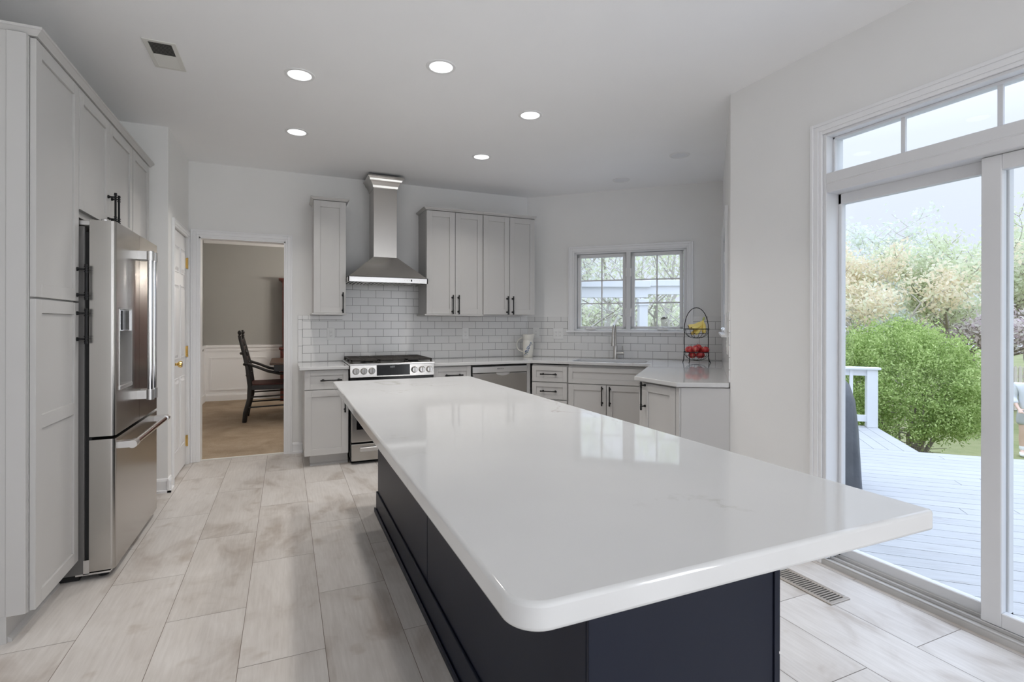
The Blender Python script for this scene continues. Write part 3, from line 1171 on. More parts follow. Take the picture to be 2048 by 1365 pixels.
# ------------------------------------------------------------------ back wall base run
cabinet('base_cabinet', 'grey base cabinet left of the gas range, one drawer over one door', 'cabinet',
        (0.147, YF), 0, 0.371, 0.617, 0.101, 0.856,
        [('drawer', 0.002, 0.368, 0.684, 0.852, ('h', 0.22, 0.765, 0.175)),
         ('door', 0.002, 0.368, 0.103, 0.677, ('v', 0.338, 0.56, 0.165))], toe_l=0.05)
cabinet('base_cabinet', 'grey base cabinet between the gas range and the dishwasher', 'cabinet',
        (1.297, YF), 0, 0.386, 0.617, 0.101, 0.856,
        [('drawer', 0.002, 0.380, 0.684, 0.846, ('h', 0.20, 0.765, 0.175)),
         ('door', 0.002, 0.380, 0.103, 0.677, ('v', 0.345, 0.56, 0.165))])

# ------------------------------------------------------------------ gas range
RX0, RX1 = 0.524, 1.290
RWD = RX1 - RX0
rg = thing('gas_range', 'stainless slide-in gas range with black grates under the hood', 'range', (RX0, YF - 0.06, 0))
m = MB()
m.box(0.004, RWD - 0.004, 0.045, 0.655, 0.06, 0.885)
m.build('oven_body', M['black_enamel'], rg)
m = MB()
m.box(0.02, RWD - 0.02, 0.09, 0.6, 0.0, 0.06)
m.build('base', M['black_enamel'], rg)
m = MB()
m.add([(0.0, 0.0, 0.782), (RWD, 0.0, 0.782), (RWD, 0.012, 0.897), (0.0, 0.012, 0.897),
       (0.0, 0.09, 0.782), (RWD, 0.09, 0.782), (RWD, 0.09, 0.897), (0.0, 0.09, 0.897)],
      [(0, 1, 2, 3), (5, 4, 7, 6), (1, 5, 6, 2), (4, 0, 3, 7), (3, 2, 6, 7), (4, 5, 1, 0)])
cp = m.build('control_panel', M['steel_h'], rg, bevel=0.002)
m = MB()
m.add([(0.232, -0.001, 0.793), (0.535, -0.001, 0.793), (0.535, 0.0095, 0.888), (0.232, 0.0095, 0.888),
       (0.232, 0.02, 0.793), (0.535, 0.02, 0.793), (0.535, 0.02, 0.888), (0.232, 0.02, 0.888)],
      [(0, 1, 2, 3), (1, 5, 6, 2), (4, 0, 3, 7), (3, 2, 6, 7), (4, 5, 1, 0)])
dp = m.build('display', M['black_glass'], cp)
text_mesh('HOT', 0.020, M['display'], 'display_reading', dp, (0.375, 0.0045, 0.868), Matrix.Rotation(math.radians(84), 4, 'X'))
KM = Matrix.Rotation(math.pi / 2, 4, 'X')
for kx in (0.050, 0.119, 0.189, 0.577, 0.648, 0.718):
    m = MB()
    m.lathe([(0.030, 0.0), (0.030, 0.006), (0.027, 0.010), (0.0255, 0.028), (0.022, 0.032), (0.0, 0.032)], seg=24, mtx=Matrix.Translation((kx, 0.006, 0.838)) @ KM)
    k = m.build('knob', M['steel_light'], cp, smooth=True)
    m = MB()
    m.box(kx - 0.0045, kx + 0.0045, -0.036, -0.024, 0.812, 0.864)
    m.build('knob_grip', M['nickel'], k, bevel=0.002)
m = MB()
m.box(0.012, RWD - 0.012, 0.005, 0.05, 0.200, 0.752)
od = m.build('oven_door', M['steel_h'], rg, bevel=0.006, seg=2)
m = MB()
m.box(0.055, RWD - 0.055, 0.002, 0.02, 0.312, 0.640)
m.build('oven_window', M['black_glass'], od, bevel=0.004)
m = MB()
m.tube([(0.05, -0.052, 0.705), (RWD - 0.05, -0.052, 0.705)], 0.013, 14)
for x in (0.07, RWD - 0.07):
    m.box(x - 0.012, x + 0.012, -0.05, 0.006, 0.694, 0.716)
m.build('oven_handle', M['steel_light'], od, smooth=True)
m = MB()
m.box(0.012, RWD - 0.012, 0.008, 0.05, 0.032, 0.184)
wd = m.build('warming_drawer', M['steel_h'], rg, bevel=0.006, seg=2)
m = MB()
m.box(0.085, RWD - 0.085, -0.022, 0.012, 0.118, 0.155)
m.build('drawer_handle', M['steel_light'], wd, bevel=0.004)
m = MB()
m.box(-0.006, RWD + 0.006, 0.004, 0.66, 0.889, 0.904)
ck = m.build('cooktop', M['steel_light'], rg, bevel=0.003)
for bx, by, br_ in ((0.17, 0.19, 0.05), (0.17, 0.48, 0.04), (0.383, 0.335, 0.055), (0.60, 0.19, 0.05), (0.60, 0.48, 0.04)):
    m = MB()
    m.lathe([(br_ * 1.2, 0.904), (br_ * 1.2, 0.910), (br_, 0.914), (br_, 0.920), (br_ * 0.8, 0.926), (0.0, 0.926)], bx, by, 24)
    m.build('burner', M['black_enamel'], ck, smooth=True)
for i in range(3):
    gx0, gx1 = 0.012 + i * 0.2505, 0.012 + (i + 1) * 0.2505 - 0.006
    m = MB()
    zt0, zt1 = 0.922, 0.938
    m.box(gx0, gx1, 0.055, 0.070, zt0, zt1)
    m.box(gx0, gx1, 0.625, 0.640, zt0, zt1)
    m.box(gx0, gx0 + 0.014, 0.055, 0.640, zt0, zt1)
    m.box(gx1 - 0.014, gx1, 0.055, 0.640, zt0, zt1)
    gc = (gx0 + gx1) / 2
    m.box(gc - 0.006, gc + 0.006, 0.055, 0.640, zt0, zt1)
    for gy in (0.13, 0.19, 0.25, 0.34, 0.42, 0.48, 0.55):
        m.box(gx0, gx1, gy - 0.006, gy + 0.006, zt0, zt1)
    for px in (gx0 + 0.007, gx1 - 0.007):
        for py in (0.064, 0.632, 0.34):
            m.box(px - 0.008, px + 0.008, py - 0.009, py + 0.009, 0.904, zt0)
    m.build('grate', M['cast_iron'], rg, bevel=0.003)

# ------------------------------------------------------------------ dishwasher
DWX = 1.689
dw = thing('dishwasher', 'stainless dishwasher under the back counter, right of the range', 'dishwasher', (DWX, YF - 0.004, 0))
m = MB()
m.box(0.0, 0.606, 0.03, 0.58, 0.09, 0.85)
m.box(0.02, 0.586, 0.07, 0.58, 0.0, 0.09)
m.build('tub', M['black_enamel'], dw)
m = MB()
m.box(0.005, 0.601, 0.004, 0.035, 0.10, 0.768)
m.build('door', M['steel_h'], dw, bevel=0.004, seg=2)
m = MB()
m.box(0.005, 0.601, 0.0, 0.035, 0.774, 0.836)
dc = m.build('control_strip', M['steel_light'], dw, bevel=0.004, seg=2)
m = MB()
pr_ = []
for k in range(13):
    a = math.pi * k / 12
    pr_.append((0.33 + 0.075 * math.cos(a), 0.772 - 0.030 * math.sin(a)))
vs = [(x, -0.004, z) for x, z in pr_] + [(x, 0.006, z) for x, z in pr_]
n = len(pr_)
m.add(vs, [tuple(range(n)), tuple(range(n, 2 * n))[::-1]] + [(i, i + n, (i + 1) % n + n, (i + 1) % n) for i in range(n)])
m.build('pocket_handle', M['steel_light'], dw)
text_mesh('BOSCH', 0.017, M['dark_text'], 'brand_print', dc, (0.312, -0.0006, 0.812), Matrix.Rotation(math.pi / 2, 4, 'X'))
m = MB()
m.tube([(0.275, -0.0008, 0.812), (0.275, 0.0, 0.812)], 0.0075, 20)
m.build('brand_ring', M['plate_slot'], dc)
m = MB()
m.box(2.296 + 0.002, 2.336, YF + 0.02, YF + 0.06, 0.101, 0.856)
tag(m.build('filler_strip', M['cab']), 'narrow grey filler post between the dishwasher and the angled drawers', 'cabinet filler')

# ------------------------------------------------------------------ angled run (window wall)
FD = 0.64
o1 = w1(0.0, FD)
cabinet('drawer_cabinet', 'grey cabinet with three stacked drawers and black pulls, left of the sink cabinet', 'cabinet',
        w1(0.262, FD), ROT1, 0.376, 0.62, 0.101, 0.845,
        [('drawer', 0.002, 0.372, 0.672, 0.832, ('h', 0.187, 0.752, 0.17)),
         ('drawer', 0.002, 0.372, 0.494, 0.664, ('h', 0.187, 0.578, 0.17)),
         ('drawer', 0.002, 0.372, 0.103, 0.486, ('h', 0.187, 0.35, 0.17))])
cabinet('sink_cabinet', 'wide grey sink cabinet with plain apron panel over two doors', 'cabinet',
        w1(0.642, FD), ROT1, 0.778, 0.62, 0.101, 0.66,
        [('apron_panel', 0.006, 0.772, 0.668, 0.828),
         ('door', 0.006, 0.387, 0.103, 0.660, ('v', 0.350, 0.555, 0.185)),
         ('door', 0.393, 0.772, 0.103, 0.660, ('v', 0.426, 0.555, 0.185))])
sk = [o for o in bpy.data.objects if o.name == 'sink_cabinet'][0]
m = MB()
m.box(0, 0.778, 0.0205, 0.04, 0.66, 0.845)
m.box(0, 0.018, 0.04, 0.62, 0.66, 0.845)
m.box(0.76, 0.778, 0.04, 0.62, 0.66, 0.845)
m.build('upper_frame', M['cab'], sk)

m = MB()
m.prism([w1(1.422, 0.618), w1(1.499, 0.618), w1(1.499, 0.58), w1(1.422, 0.58)], 0.101, 0.845)
tag(m.build('filler_strip', M['cab']), 'grey corner filler between the sink cabinet and the short counter leg', 'cabinet filler')

# hidden run along the second angled wall, doors face the sink
cabinet('corner_cabinet', 'grey base cabinet under the short counter leg, behind the end cabinet', 'cabinet',
        w2(0.67, 0.61), ROT2, 1.20, 0.59, 0.101, 0.845,
        [('door', 0.004, 0.597, 0.103, 0.838, ('v', 0.56, 0.70, 0.165)),
         ('door', 0.603, 1.196, 0.103, 0.838, ('v', 0.64, 0.70, 0.165))])
# end cabinet with door facing the island and plain end panel
ec = thing('end_cabinet', 'grey end cabinet at the wall corner, single door and plain end panel', 'cabinet', (2.345, 3.04, 0), -math.pi / 2)
# local x = -Y, local y = +X


def ecl(p):
    return (3.04 - p[1], p[0] - 2.345)


body = [(2.3665, 3.04), (2.3665, 2.668), (2.600, 2.522), w2(2.08, 0.03), w2(1.90, 0.03), w2(1.90, 0.60)]
m = MB()
m.prism([ecl(p) for p in body], 0.101, 0.850)
m.build('body', M['cab'], ec)
m = MB()
m.prism([ecl(p) for p in [(2.44, 3.02), (2.44, 2.70), (2.61, 2.58), w2(2.0, 0.05), w2(1.95, 0.05)]], 0.0, 0.101)
m.build('toe_kick', M['cab'], ec)
dd = shaker('door', 0.004, 0.345, 0.103, 0.845, ec, M['cab'])
bar_pull('v', 0.034, 0.757, 0.195, dd)
pa, pb = Vector((2.356, 2.652)), Vector((2.6185, 2.4935))
nn = Vector(((pb - pa).y, -(pb - pa).x)).normalized()
if nn.y > 0:
    nn = -nn
m = MB()
q0, q1 = pa + nn * 0.0, pb + nn * 0.0
m.prism([ecl(q0), ecl(q1), ecl(q1 - nn * 0.012), ecl(q0 - nn * 0.012)], 0.0, 0.853)
m.build('end_panel', M['cab'], ec, bevel=0.001)
m = MB()
m.prism([ecl((2.3455, 2.69)), ecl((2.3455, 2.658)), ecl((2.3665, 2.655)), ecl((2.3665, 2.69))], 0.101, 0.853)
m.build('corner_stile', M['cab'], ec, bevel=0.001)

# ------------------------------------------------------------------ countertops
CT = 0.030


def slab(name, poly, label, cat, holes=None):
    m = MB()
    m.prism(poly, HC - CT, HC)
    o = m.build(name, M['quartz'], bevel=0.006, seg=3)
    return tag(o, label, cat)


yfc = YB - 0.65
slab('countertop', [(0.104, yfc), (0.521, yfc), (0.521, YB - 0.001), (0.104, YB - 0.001)],
     'short white quartz countertop left of the gas range', 'countertop')
# main counter with sink cut-out, built from a bmesh with hole
ci = Vector((2.585 - 0.399 * 0.65, yfc))
i2 = Vector(w1(2.118 - 0.655, 0.672))
i3 = Vector((2.318, 3.095))
i4 = Vector((2.318, 2.650))
i5 = Vector((2.606, 2.493))
outer = [Vector((1.294, yfc)), ci, i2, i3, i4, i5, Vector(w2(L2 - 0.02, 0.002)), Vector(w2(0.002, 0.002)), Vector(w1(0.0, 0.002)), Vector((1.294, YB - 0.001))]
SU0, SU1, SV0, SV1 = 0.665, 1.40, 0.165, 0.585
hole = []
rr = 0.05
for (cu_, cv_, a0) in ((SU1 - rr, SV1 - rr, 0), (SU0 + rr, SV1 - rr, 90), (SU0 + rr, SV0 + rr, 180), (SU1 - rr, SV0 + rr, 270)):
    for k in range(6):
        a = math.radians(a0 + 90 * k / 5)
        hole.append(Vector(w1(cu_ + rr * math.cos(a), cv_ + rr * math.sin(a))))
bm = bmesh.new()


def loop(pts, z):
    vs = [bm.verts.new((p.x, p.y, z)) for p in pts]
    es = [bm.edges.new((vs[i], vs[(i + 1) % len(vs)])) for i in range(len(vs))]
    return vs, es


ov, oe = loop(outer, HC)
hv, he = loop(hole, HC)
bmesh.ops.triangle_fill(bm, use_beauty=True, use_dissolve=False, edges=oe + he)
top_faces = list(bm.faces)
for f in top_faces:
    if f.normal.z < 0:
        f.normal_flip()
ex_ = bmesh.ops.extrude_face_region(bm, geom=top_faces)
for v in [e for e in ex_['geom'] if isinstance(e, bmesh.types.BMVert)]:
    v.co.z -= CT
bmesh.ops.recalc_face_normals(bm, faces=bm.faces)
bmesh.ops.dissolve_limit(bm, angle_limit=0.01, verts=bm.verts, edges=bm.edges)
me = bpy.data.meshes.new('countertop')
bm.to_mesh(me)
bm.free()
me.materials.append(M['quartz'])
ct = bpy.data.objects.new('countertop', me)
COL.objects.link(ct)
b_ = ct.modifiers.new('bevel', 'BEVEL')
b_.width = 0.005
b_.segments = 2
b_.limit_method = 'ANGLE'
b_.angle_limit = math.radians(50)
tag(ct, 'long white quartz countertop running from the range round under the corner window', 'countertop')

# undermount sink
sk2 = thing('sink', 'white undermount sink set in the counter under the window', 'sink', (C0.x, C0.y, 0), ROT1)
# local x = u, local y = -d (into wall positive)
m = MB()
t = 0.012
x0, x1, y0, y1 = SU0 - 0.008, SU1 + 0.008, -SV1 - 0.008, -SV0 + 0.008
zt, zb = HC - CT - 0.001, 0.68
m.box(x0 - t, x1 + t, y0 - t, y1 + t, zb - t, zb)
m.box(x0 - t, x0, y0 - t, y1 + t, zb, zt)
m.box(x1, x1 + t, y0 - t, y1 + t, zb, zt)
m.box(x0, x1, y0 - t, y0, zb, zt)
m.box(x0, x1, y1, y1 + t, zb, zt)
m.build('basin', mat('sink_white', (0.74, 0.74, 0.74), 0.3), sk2, bevel=0.003)
m = MB()
m.lathe([(0.045, zb + 0.001), (0.045, zb + 0.004), (0.03, zb + 0.004), (0.0, zb + 0.002)], (x0 + x1) / 2, (y0 + y1) / 2)
m.build('drain', M['chrome'], sk2, smooth=True)

# faucet
fp = w1(1.036, 0.095)
fa = thing('faucet', 'brushed nickel pull-down faucet behind the sink', 'faucet', (fp[0], fp[1], HC), ROT1)
m = MB()
m.lathe([(0.030, 0.0), (0.030, 0.006), (0.0225, 0.012), (0.0225, 0.140), (0.020, 0.145), (0.0, 0.145)])
m.build('column', M['nickel'], fa, smooth=True)
m = MB()
pts, rs = [], []
for k in range(15):
    a = math.pi * k / 14
    pts.append((0, -0.075 + 0.075 * math.cos(a), 0.285 + 0.085 * math.sin(a)))
m.tube([(0, 0, 0.140)] + pts + [(0, -0.150, 0.25)], 0.0125, 14)
m.build('gooseneck', M['nickel'], fa, smooth=True)
m = MB()
m.lathe([(0.0, 0.145), (0.022, 0.145), (0.022, 0.16), (0.016, 0.22), (0.014, 0.265), (0.0, 0.265)], 0, -0.150)
m.build('spray_head', M['nickel'], fa, smooth=True)
m = MB()
m.tube([(0.015, 0, 0.062), (0.092, 0, 0.062)], 0.017, 16)
m.tube([(0.080, 0, 0.062), (0.080, -0.004, 0.10), (0.078, -0.008, 0.142)], [0.007, 0.006, 0.0055], 10)
m.build('lever_handle', M['nickel'], fa, smooth=True)

# ------------------------------------------------------------------ backsplash
m = MB()
TT = 0.008
BZ1 = 1.345
m.box(0.148, 0.522, YB - TT, YB - 0.0005, HC + 0.001, BZ1 - 0.04)
m.box(0.522, 1.297, YB - TT, YB - 0.0005, HC + 0.001, 1.70)
m.box(1.297, 2.586, YB - TT, YB - 0.0005, HC + 0.001, BZ1)
bs = struct(m.build('wall_backsplash_back', M['tile_back']))
m = MB()
for k in range(3):
    z0 = HC + 0.002 + k * 0.1575
    m.box(0.108, 0.146, YB - TT, YB - 0.0005, z0, min(z0 + 0.155, BZ1 - 0.003) if k < 2 else BZ1 - 0.042)
m.prism([(0.108, YB - TT), (0.146, YB - TT), (0.146, YB - 0.0005), (0.108, YB - 0.0005)], BZ1 - 0.040, BZ1)
m.box(0.148, 0.200, YB - TT, YB - 0.0005, BZ1 - 0.038, BZ1)
m.box(0.202, 0.300, YB - TT, YB - 0.0005, BZ1 - 0.038, BZ1)
m.box(0.302, 0.522, YB - TT, YB - 0.0005, BZ1 - 0.038, BZ1)
m.build('border_tile', M['tile_plain'], bs, bevel=0.001)
m = MB()
m.box(0.107, 0.52, YB - TT + 0.003, YB - 0.0004, HC, BZ1)
m.build('border_grout', M['grout'], bs)

WS = 1.17     # sill underside
bs1 = MB()
# local frame: x = u, y into wall
bs1.box(0.0, 0.486, -TT, -0.0005, HC + 0.001, BZ1)
bs1.box(0.486, 1.83, -TT, -0.0005, HC + 0.001, WS)
bs1.box(1.83, 2.112, -TT, -0.0005, HC + 0.001, BZ1)
struct(bs1.build('wall_backsplash_angled', M['tile_one'], loc=(C0.x, C0.y, 0), rot=ROT1))
bs2 = MB()
bs2.box(0.006, 0.33, -TT, -0.0005, HC + 0.001, BZ1)
bs2.box(0.33, 1.67, -TT, -0.0005, HC + 0.001, WS)
bs2.box(1.67, L2 - 0.002, -TT, -0.0005, HC + 0.001, BZ1)
struct(bs2.build('wall_backsplash_side', M['tile_one'], loc=(E0.x, E0.y, 0), rot=ROT2))


# ------------------------------------------------------------------ casement windows
def casement(name, origin, rot, u0, u1):
    r = sroot(name, (origin.x, origin.y, 0), rot)
    cw = 0.066
    m = MB()
    z0, z1 = WIN_Z0, WIN_Z1
    for a, b, tt in ((0.0, cw * 0.25, 0.013), (cw * 0.25, cw * 0.7, 0.017), (cw * 0.7, cw, 0.021)):
        m.box(u0 - b, u0 - a, -tt, 0, z0, z1 + b)
        m.box(u1 + a, u1 + b, -tt, 0, z0, z1 + b)
        m.box(u0 - a, u1 + a, -tt, 0, z1 + a, z1 + b)
    m.build('casing', M['trim'], r, bevel=0.002)
    m = MB()
    m.box(u0 - cw - 0.018, u1 + cw + 0.018, -0.045, 0.05, z0 - 0.020, z0)
    m.build('sill', M['trim'], r, bevel=0.004, seg=2)
    m = MB()
    fw = 0.030
    m.box(u0, u0 + fw, -0.006, 0.12, z0, z1)
    m.box(u1 - fw, u1, -0.006, 0.12, z0, z1)
    m.box(u0, u1, -0.006, 0.12, z1 - fw * 0.7, z1)
    m.box(u0, u1, -0.006, 0.12, z0, z0 + fw * 0.6)
    uc = (u0 + u1) / 2
    m.box(uc - 0.024, uc + 0.024, -0.004, 0.12, z0, z1)
    m.build('frame', M['vinyl'], r, bevel=0.003)
    for sgn, (a, b) in ((-1, (u0 + fw + 0.004, uc - 0.028)), (1, (uc + 0.028, u1 - fw - 0.004))):
        sw = 0.036
        m = MB()
        zz0, zz1 = z0 + 0.022, z1 - 0.025
        m.box(a, a + sw, 0.02, 0.07, zz0, zz1)
        m.box(b - sw, b, 0.02, 0.07, zz0, zz1)
        m.box(a, b, 0.02, 0.07, zz0, zz0 + sw * 0.75)
        m.box(a, b, 0.02, 0.07, zz1 - sw, zz1)
        s = m.build('sash', M['vinyl'], r, bevel=0.003)
        m = MB()
        ga, gb, gz0, gz1 = a + sw, b - sw, zz0 + sw * 0.75, zz1 - sw
        mc = (ga + gb) / 2
        m.box(mc - 0.007, mc + 0.007, 0.044, 0.056, gz0, gz1)
        for k in (1, 2):
            zc = gz0 + (gz1 - gz0) * k / 3
            m.box(ga, gb, 0.044, 0.056, zc - 0.007, zc + 0.007)
        m.build('grille_bars', M['vinyl'], s)
        m = MB()
        m.box(ga - 0.005, gb + 0.005, 0.048, 0.052, gz0 - 0.005, gz1 + 0.005)
        m.build('pane', M['glass'], s)
        # crank
        m = MB()
        kx = a + (b - a) * (0.30 if sgn < 0 else 0.62)
        m.box(kx - 0.055, kx + 0.055, -0.022, 0.02, z0 + 0.012, z0 + 0.030)
        m.lathe([(0.016, z0 + 0.03), (0.014, z0 + 0.045), (0.0, z0 + 0.048)], kx + 0.01, -0.012, 14)
        m.tube([(kx + 0.01, -0.014, z0 + 0.044), (kx + 0.045, -0.028, z0 + 0.030)], 0.005, 8)
        m.build('crank', M['plate'], s, bevel=0.003)
        for hz in (z0 + 0.20, z1 - 0.24):
            m = MB()
            hx = b + 0.004 if sgn < 0 else a - 0.004
            m.box(hx - 0.007, hx + 0.007, -0.012, 0.02, hz - 0.045, hz + 0.045)
            m.build('lock_lever', M['plate'], s, bevel=0.002)
    return r


casement('window_1', C0, ROT1, WIN_U0, WIN_U1)
casement('window_2', E0, ROT2, 0.40, 1.60)

# unseen rear windows, added behind the camera for the fill lights
for i, cxw in enumerate((-0.35, 1.5)):
    r = sroot('window_%d' % (i + 4), (cxw, -3.2, 0), math.pi)
    m = MB()
    for a, b, c, d in ((-0.82, -0.75, 0.63, 2.27), (0.75, 0.82, 0.63, 2.27), (-0.75, 0.75, 0.63, 0.70), (-0.75, 0.75, 2.2, 2.27)):
        m.box(a, b, -0.02, 0.0, c, d)
    m.build('casing', M['trim'], r)
    m = MB()
    m.box(-0.02, 0.02, 0.0, 0.05, 0.7, 2.2)
    m.box(-0.75, 0.75, 0.0, 0.05, 1.43, 1.47)
    m.build('sash_bars', M['vinyl'], r)

for i, cyw in enumerate((-2.35,)):  # unseen right-wall window, added to hold the side fill light
    r = sroot('window_%d' % (i + 6), (XR, cyw, 0), -math.pi / 2)
    m = MB()
    for a, b, c, d in ((-0.67, -0.60, 0.23, 2.37), (0.60, 0.67, 0.23, 2.37), (-0.60, 0.60, 0.23, 0.30), (-0.60, 0.60, 2.30, 2.37)):
        m.box(a, b, -0.02, 0.0, c, d)
    m.build('casing', M['trim'], r)
    m = MB()
    m.box(-0.60, 0.60, 0.0, 0.05, 1.28, 1.32)
    m.build('sash_bars', M['vinyl'], r)

# ------------------------------------------------------------------ sliding patio door and transom, wall faces -X
sd = sroot('door_2', (XR, SD_Y1, 0), -math.pi / 2)   # local x = -Y (away from corner), local y = +X
SDW = SD_Y1 - SD_Y0
m = MB()
z1 = 2.272
for a, b, tt in ((0.0, 0.018, 0.014), (0.018, 0.045, 0.018), (0.045, 0.062, 0.022)):
    m.box(-b, -a, -tt, 0, 0.0, z1 + b)
    m.box(SDW + a, SDW + b, -tt, 0, 0.0, z1 + b)
    m.box(-a, SDW + a, -tt, 0, z1 + a, z1 + b)
m.build('casing', M['trim'], sd, bevel=0.002)
m = MB()
FWD = 0.020
m.box(0.0, FWD, -0.006, 0.13, 0.03, z1)
m.box(SDW - FWD, SDW, -0.006, 0.13, 0.03, z1)
m.box(FWD, SDW - FWD, -0.006, 0.13, 2.258, z1)
m.box(FWD, SDW - FWD, -0.006, 0.13, 1.960, 2.062)
m.box(FWD, SDW - FWD, -0.009, 0.0, 2.004, 2.012)
m.build('frame', M['vinyl'], sd, bevel=0.003)
m = MB()
m.box(0.0, SDW, -0.012, 0.14, -0.05, 0.026)
m.box(0.0, SDW, 0.028, 0.034, 0.026, 0.042)
m.box(0.0, SDW, 0.078, 0.084, 0.026, 0.042)
m.box(0.0, SDW, -0.012, -0.004, 0.026, 0.034)
m.build('threshold', M['sill_metal'], sd, bevel=0.002)
# fixed panel (far side), deeper plane
ft0, ft1 = 0.088, 0.125
m = MB()
fp0, fp1 = FWD, 0.735
m.box(fp0, fp0 + 0.018, ft0, ft1, 0.03, 1.962)
m.box(fp1 - 0.070, fp1, ft0, ft1, 0.03, 1.962)
m.box(fp0, fp1, ft0, ft1, 0.03, 0.090)
m.box(fp0, fp1, ft0, ft1, 1.905, 1.962)
fpn = m.build('fixed_panel', M['vinyl'], sd, bevel=0.003)
m = MB()
m.box(fp0 + 0.014, fp1 - 0.066, 0.104, 0.108, 0.086, 1.909)
m.build('pane', M['glass'], fpn)
st0, st1 = 0.036, 0.074
m = MB()
sp0, sp1 = 0.664, SDW - FWD
m.box(sp0, sp0 + 0.068, st0, st1, 0.04, 1.958)
m.box(sp1 - 0.068, sp1, st0, st1, 0.04, 1.958)
m.box(sp0 + 0.068, sp1 - 0.068, st0, st1, 0.04, 0.100)
m.box(sp0 + 0.068, sp1 - 0.068, st0, st1, 1.895, 1.958)
spn = m.build('sliding_panel', M['vinyl'], sd, bevel=0.003)
m = MB()
m.box(sp0 + 0.064, sp1 - 0.064, 0.053, 0.057, 0.096, 1.899)
m.build('pane', M['glass'], spn)
m = MB()
m.box(sp1 - 0.055, sp1 - 0.02, st0 - 0.035, st0, 0.90, 1.12)
m.build('pull_handle', M['plate'], spn, bevel=0.004)

tw = sroot('window_3', (XR, SD_Y1, 0), -math.pi / 2)
m = MB()
m.box(FWD, FWD + 0.012, 0.045, 0.085, 2.062, 2.258)
m.box(SDW - FWD - 0.012, SDW - FWD, 0.045, 0.085, 2.062, 2.258)
m.box(FWD, SDW - FWD, 0.045, 0.085, 2.246, 2.258)
m.box(FWD, SDW - FWD, 0.045, 0.085, 2.062, 2.070)
m.build('transom_sash', M['vinyl'], tw, bevel=0.002)
m = MB()
for x in (0.355, 0.718, 1.08):
    m.box(x - 0.009, x + 0.009, 0.056, 0.070, 2.066, 2.25)
m.build('grille_bars', M['vinyl'], tw)
m = MB()
m.box(FWD + 0.008, SDW - FWD - 0.008, 0.061, 0.065, 2.066, 2.252)
m.build('pane', M['glass'], tw)

# ------------------------------------------------------------------ wall cabinets
UF = YB - 0.345
UZ0, UZ1 = 1.363, 2.420
cabinet('wall_cabinet', 'narrow single-door grey wall cabinet left of the range hood', 'cabinet',
        (0.234, UF), 0, 0.288, 0.343, UZ0, UZ1,
        [('door', 0.002, 0.286, UZ0 + 0.002, UZ1 - 0.006, ('v', 0.258, 1.463, 0.19))], toe=False, crown=(1, 1, 0.026), rail=0.018)
cabinet('wall_cabinet', 'two-door grey wall cabinet just right of the range hood', 'cabinet',
        (1.297, UF), 0, 0.607, 0.343, UZ0, UZ1,
        [('door', 0.003, 0.301, UZ0 + 0.002, UZ1 - 0.006, ('v', 0.272, 1.463, 0.19)),
         ('door', 0.306, 0.603, UZ0 + 0.002, UZ1 - 0.006, ('v', 0.336, 1.463, 0.19))], toe=False, crown=(1, 0, 0.026), rail=0.018)
cabinet('wall_cabinet', 'two-door grey wall cabinet beside the corner of the back wall', 'cabinet',
        (1.906, UF), 0, 0.608, 0.343, UZ0, UZ1,
        [('door', 0.004, 0.304, UZ0 + 0.002, UZ1 - 0.006, ('v', 0.275, 1.463, 0.19)),
         ('door', 0.309, 0.606, UZ0 + 0.002, UZ1 - 0.006, ('v', 0.338, 1.463, 0.19))], toe=False, crown=(0, 0.3, 0.026), rail=0.0)

# ------------------------------------------------------------------ range hood
HX0, HX1 = 0.524, 1.275
HYF = YB - 0.50
hd = thing('range_hood', 'stainless chimney range hood with sloped canopy above the gas range', 'range hood', (0, 0, 0))
CHX0, CHX1 = 0.785, 1.013
CHY = YB - 0.285
m = MB()
m.box(CHX0, CHX1, CHY, YB - 0.0005, 1.905, 2.62)
ch = m.build('chimney', M['steel'], hd, bevel=0.002)
m = MB()
a = [(CHX0 - 0.002, CHY - 0.002), (CHX1 + 0.002, CHY - 0.002), (CHX1 + 0.002, YB - 0.0005), (CHX0 - 0.002, YB - 0.0005)]
b = [(HX0 + 0.01, HYF + 0.015), (HX1 - 0.01, HYF + 0.015), (HX1 - 0.01, YB - 0.0005), (HX0 + 0.01, YB - 0.0005)]
vs = [(p[0], p[1], 1.708) for p in b] + [(p[0], p[1], 1.922) for p in a]
m.add(vs, [(3, 2, 1, 0), (4, 5, 6, 7), (0, 1, 5, 4), (1, 2, 6, 5), (2, 3, 7, 6), (3, 0, 4, 7)])
m.build('canopy', M['steel_h'], hd)
m = MB()
m.box(HX0, HX1, HYF, HYF + 0.012, 1.657, 1.708)
m.box(HX0, HX0 + 0.012, HYF, YB - 0.0005, 1.657, 1.708)
m.box(HX1 - 0.012, HX1, HYF, YB - 0.0005, 1.657, 1.708)
m.box(HX0, HX1, HYF, YB - 0.0005, 1.702, 1.708)
lip = m.build('lip', M['steel_light'], hd, bevel=0.001)
m = MB()
xx = HX0 + 0.03
while xx < HX1 - 0.05:
    m.box(xx, xx + 0.016, HYF + 0.03, YB - 0.03, 1.660, 1.672)
    xx += 0.034
m.build('baffle_filter', M['steel_light'], hd)
m = MB()
m.box(HX0 + 0.012, HX1 - 0.012, HYF + 0.012, YB - 0.01, 1.674, 1.684)
m.build('filter_cavity', M['black_enamel'], hd)
for i, bx in enumerate((1.045, 1.07, 1.092, 1.112, 1.142, 1.165, 1.188)):
    m = MB()
    if i == 3:
        m.box(bx - 0.006, bx + 0.006, HYF - 0.0015, HYF + 0.002, 1.672, 1.692)
        m.build('timer_display', M['black_glass'], lip)
    else:
        m.tube([(bx, HYF - 0.002, 1.682), (bx, HYF + 0.002, 1.682)], 0.006, 12)
        m.build('button', M['nickel'], lip)
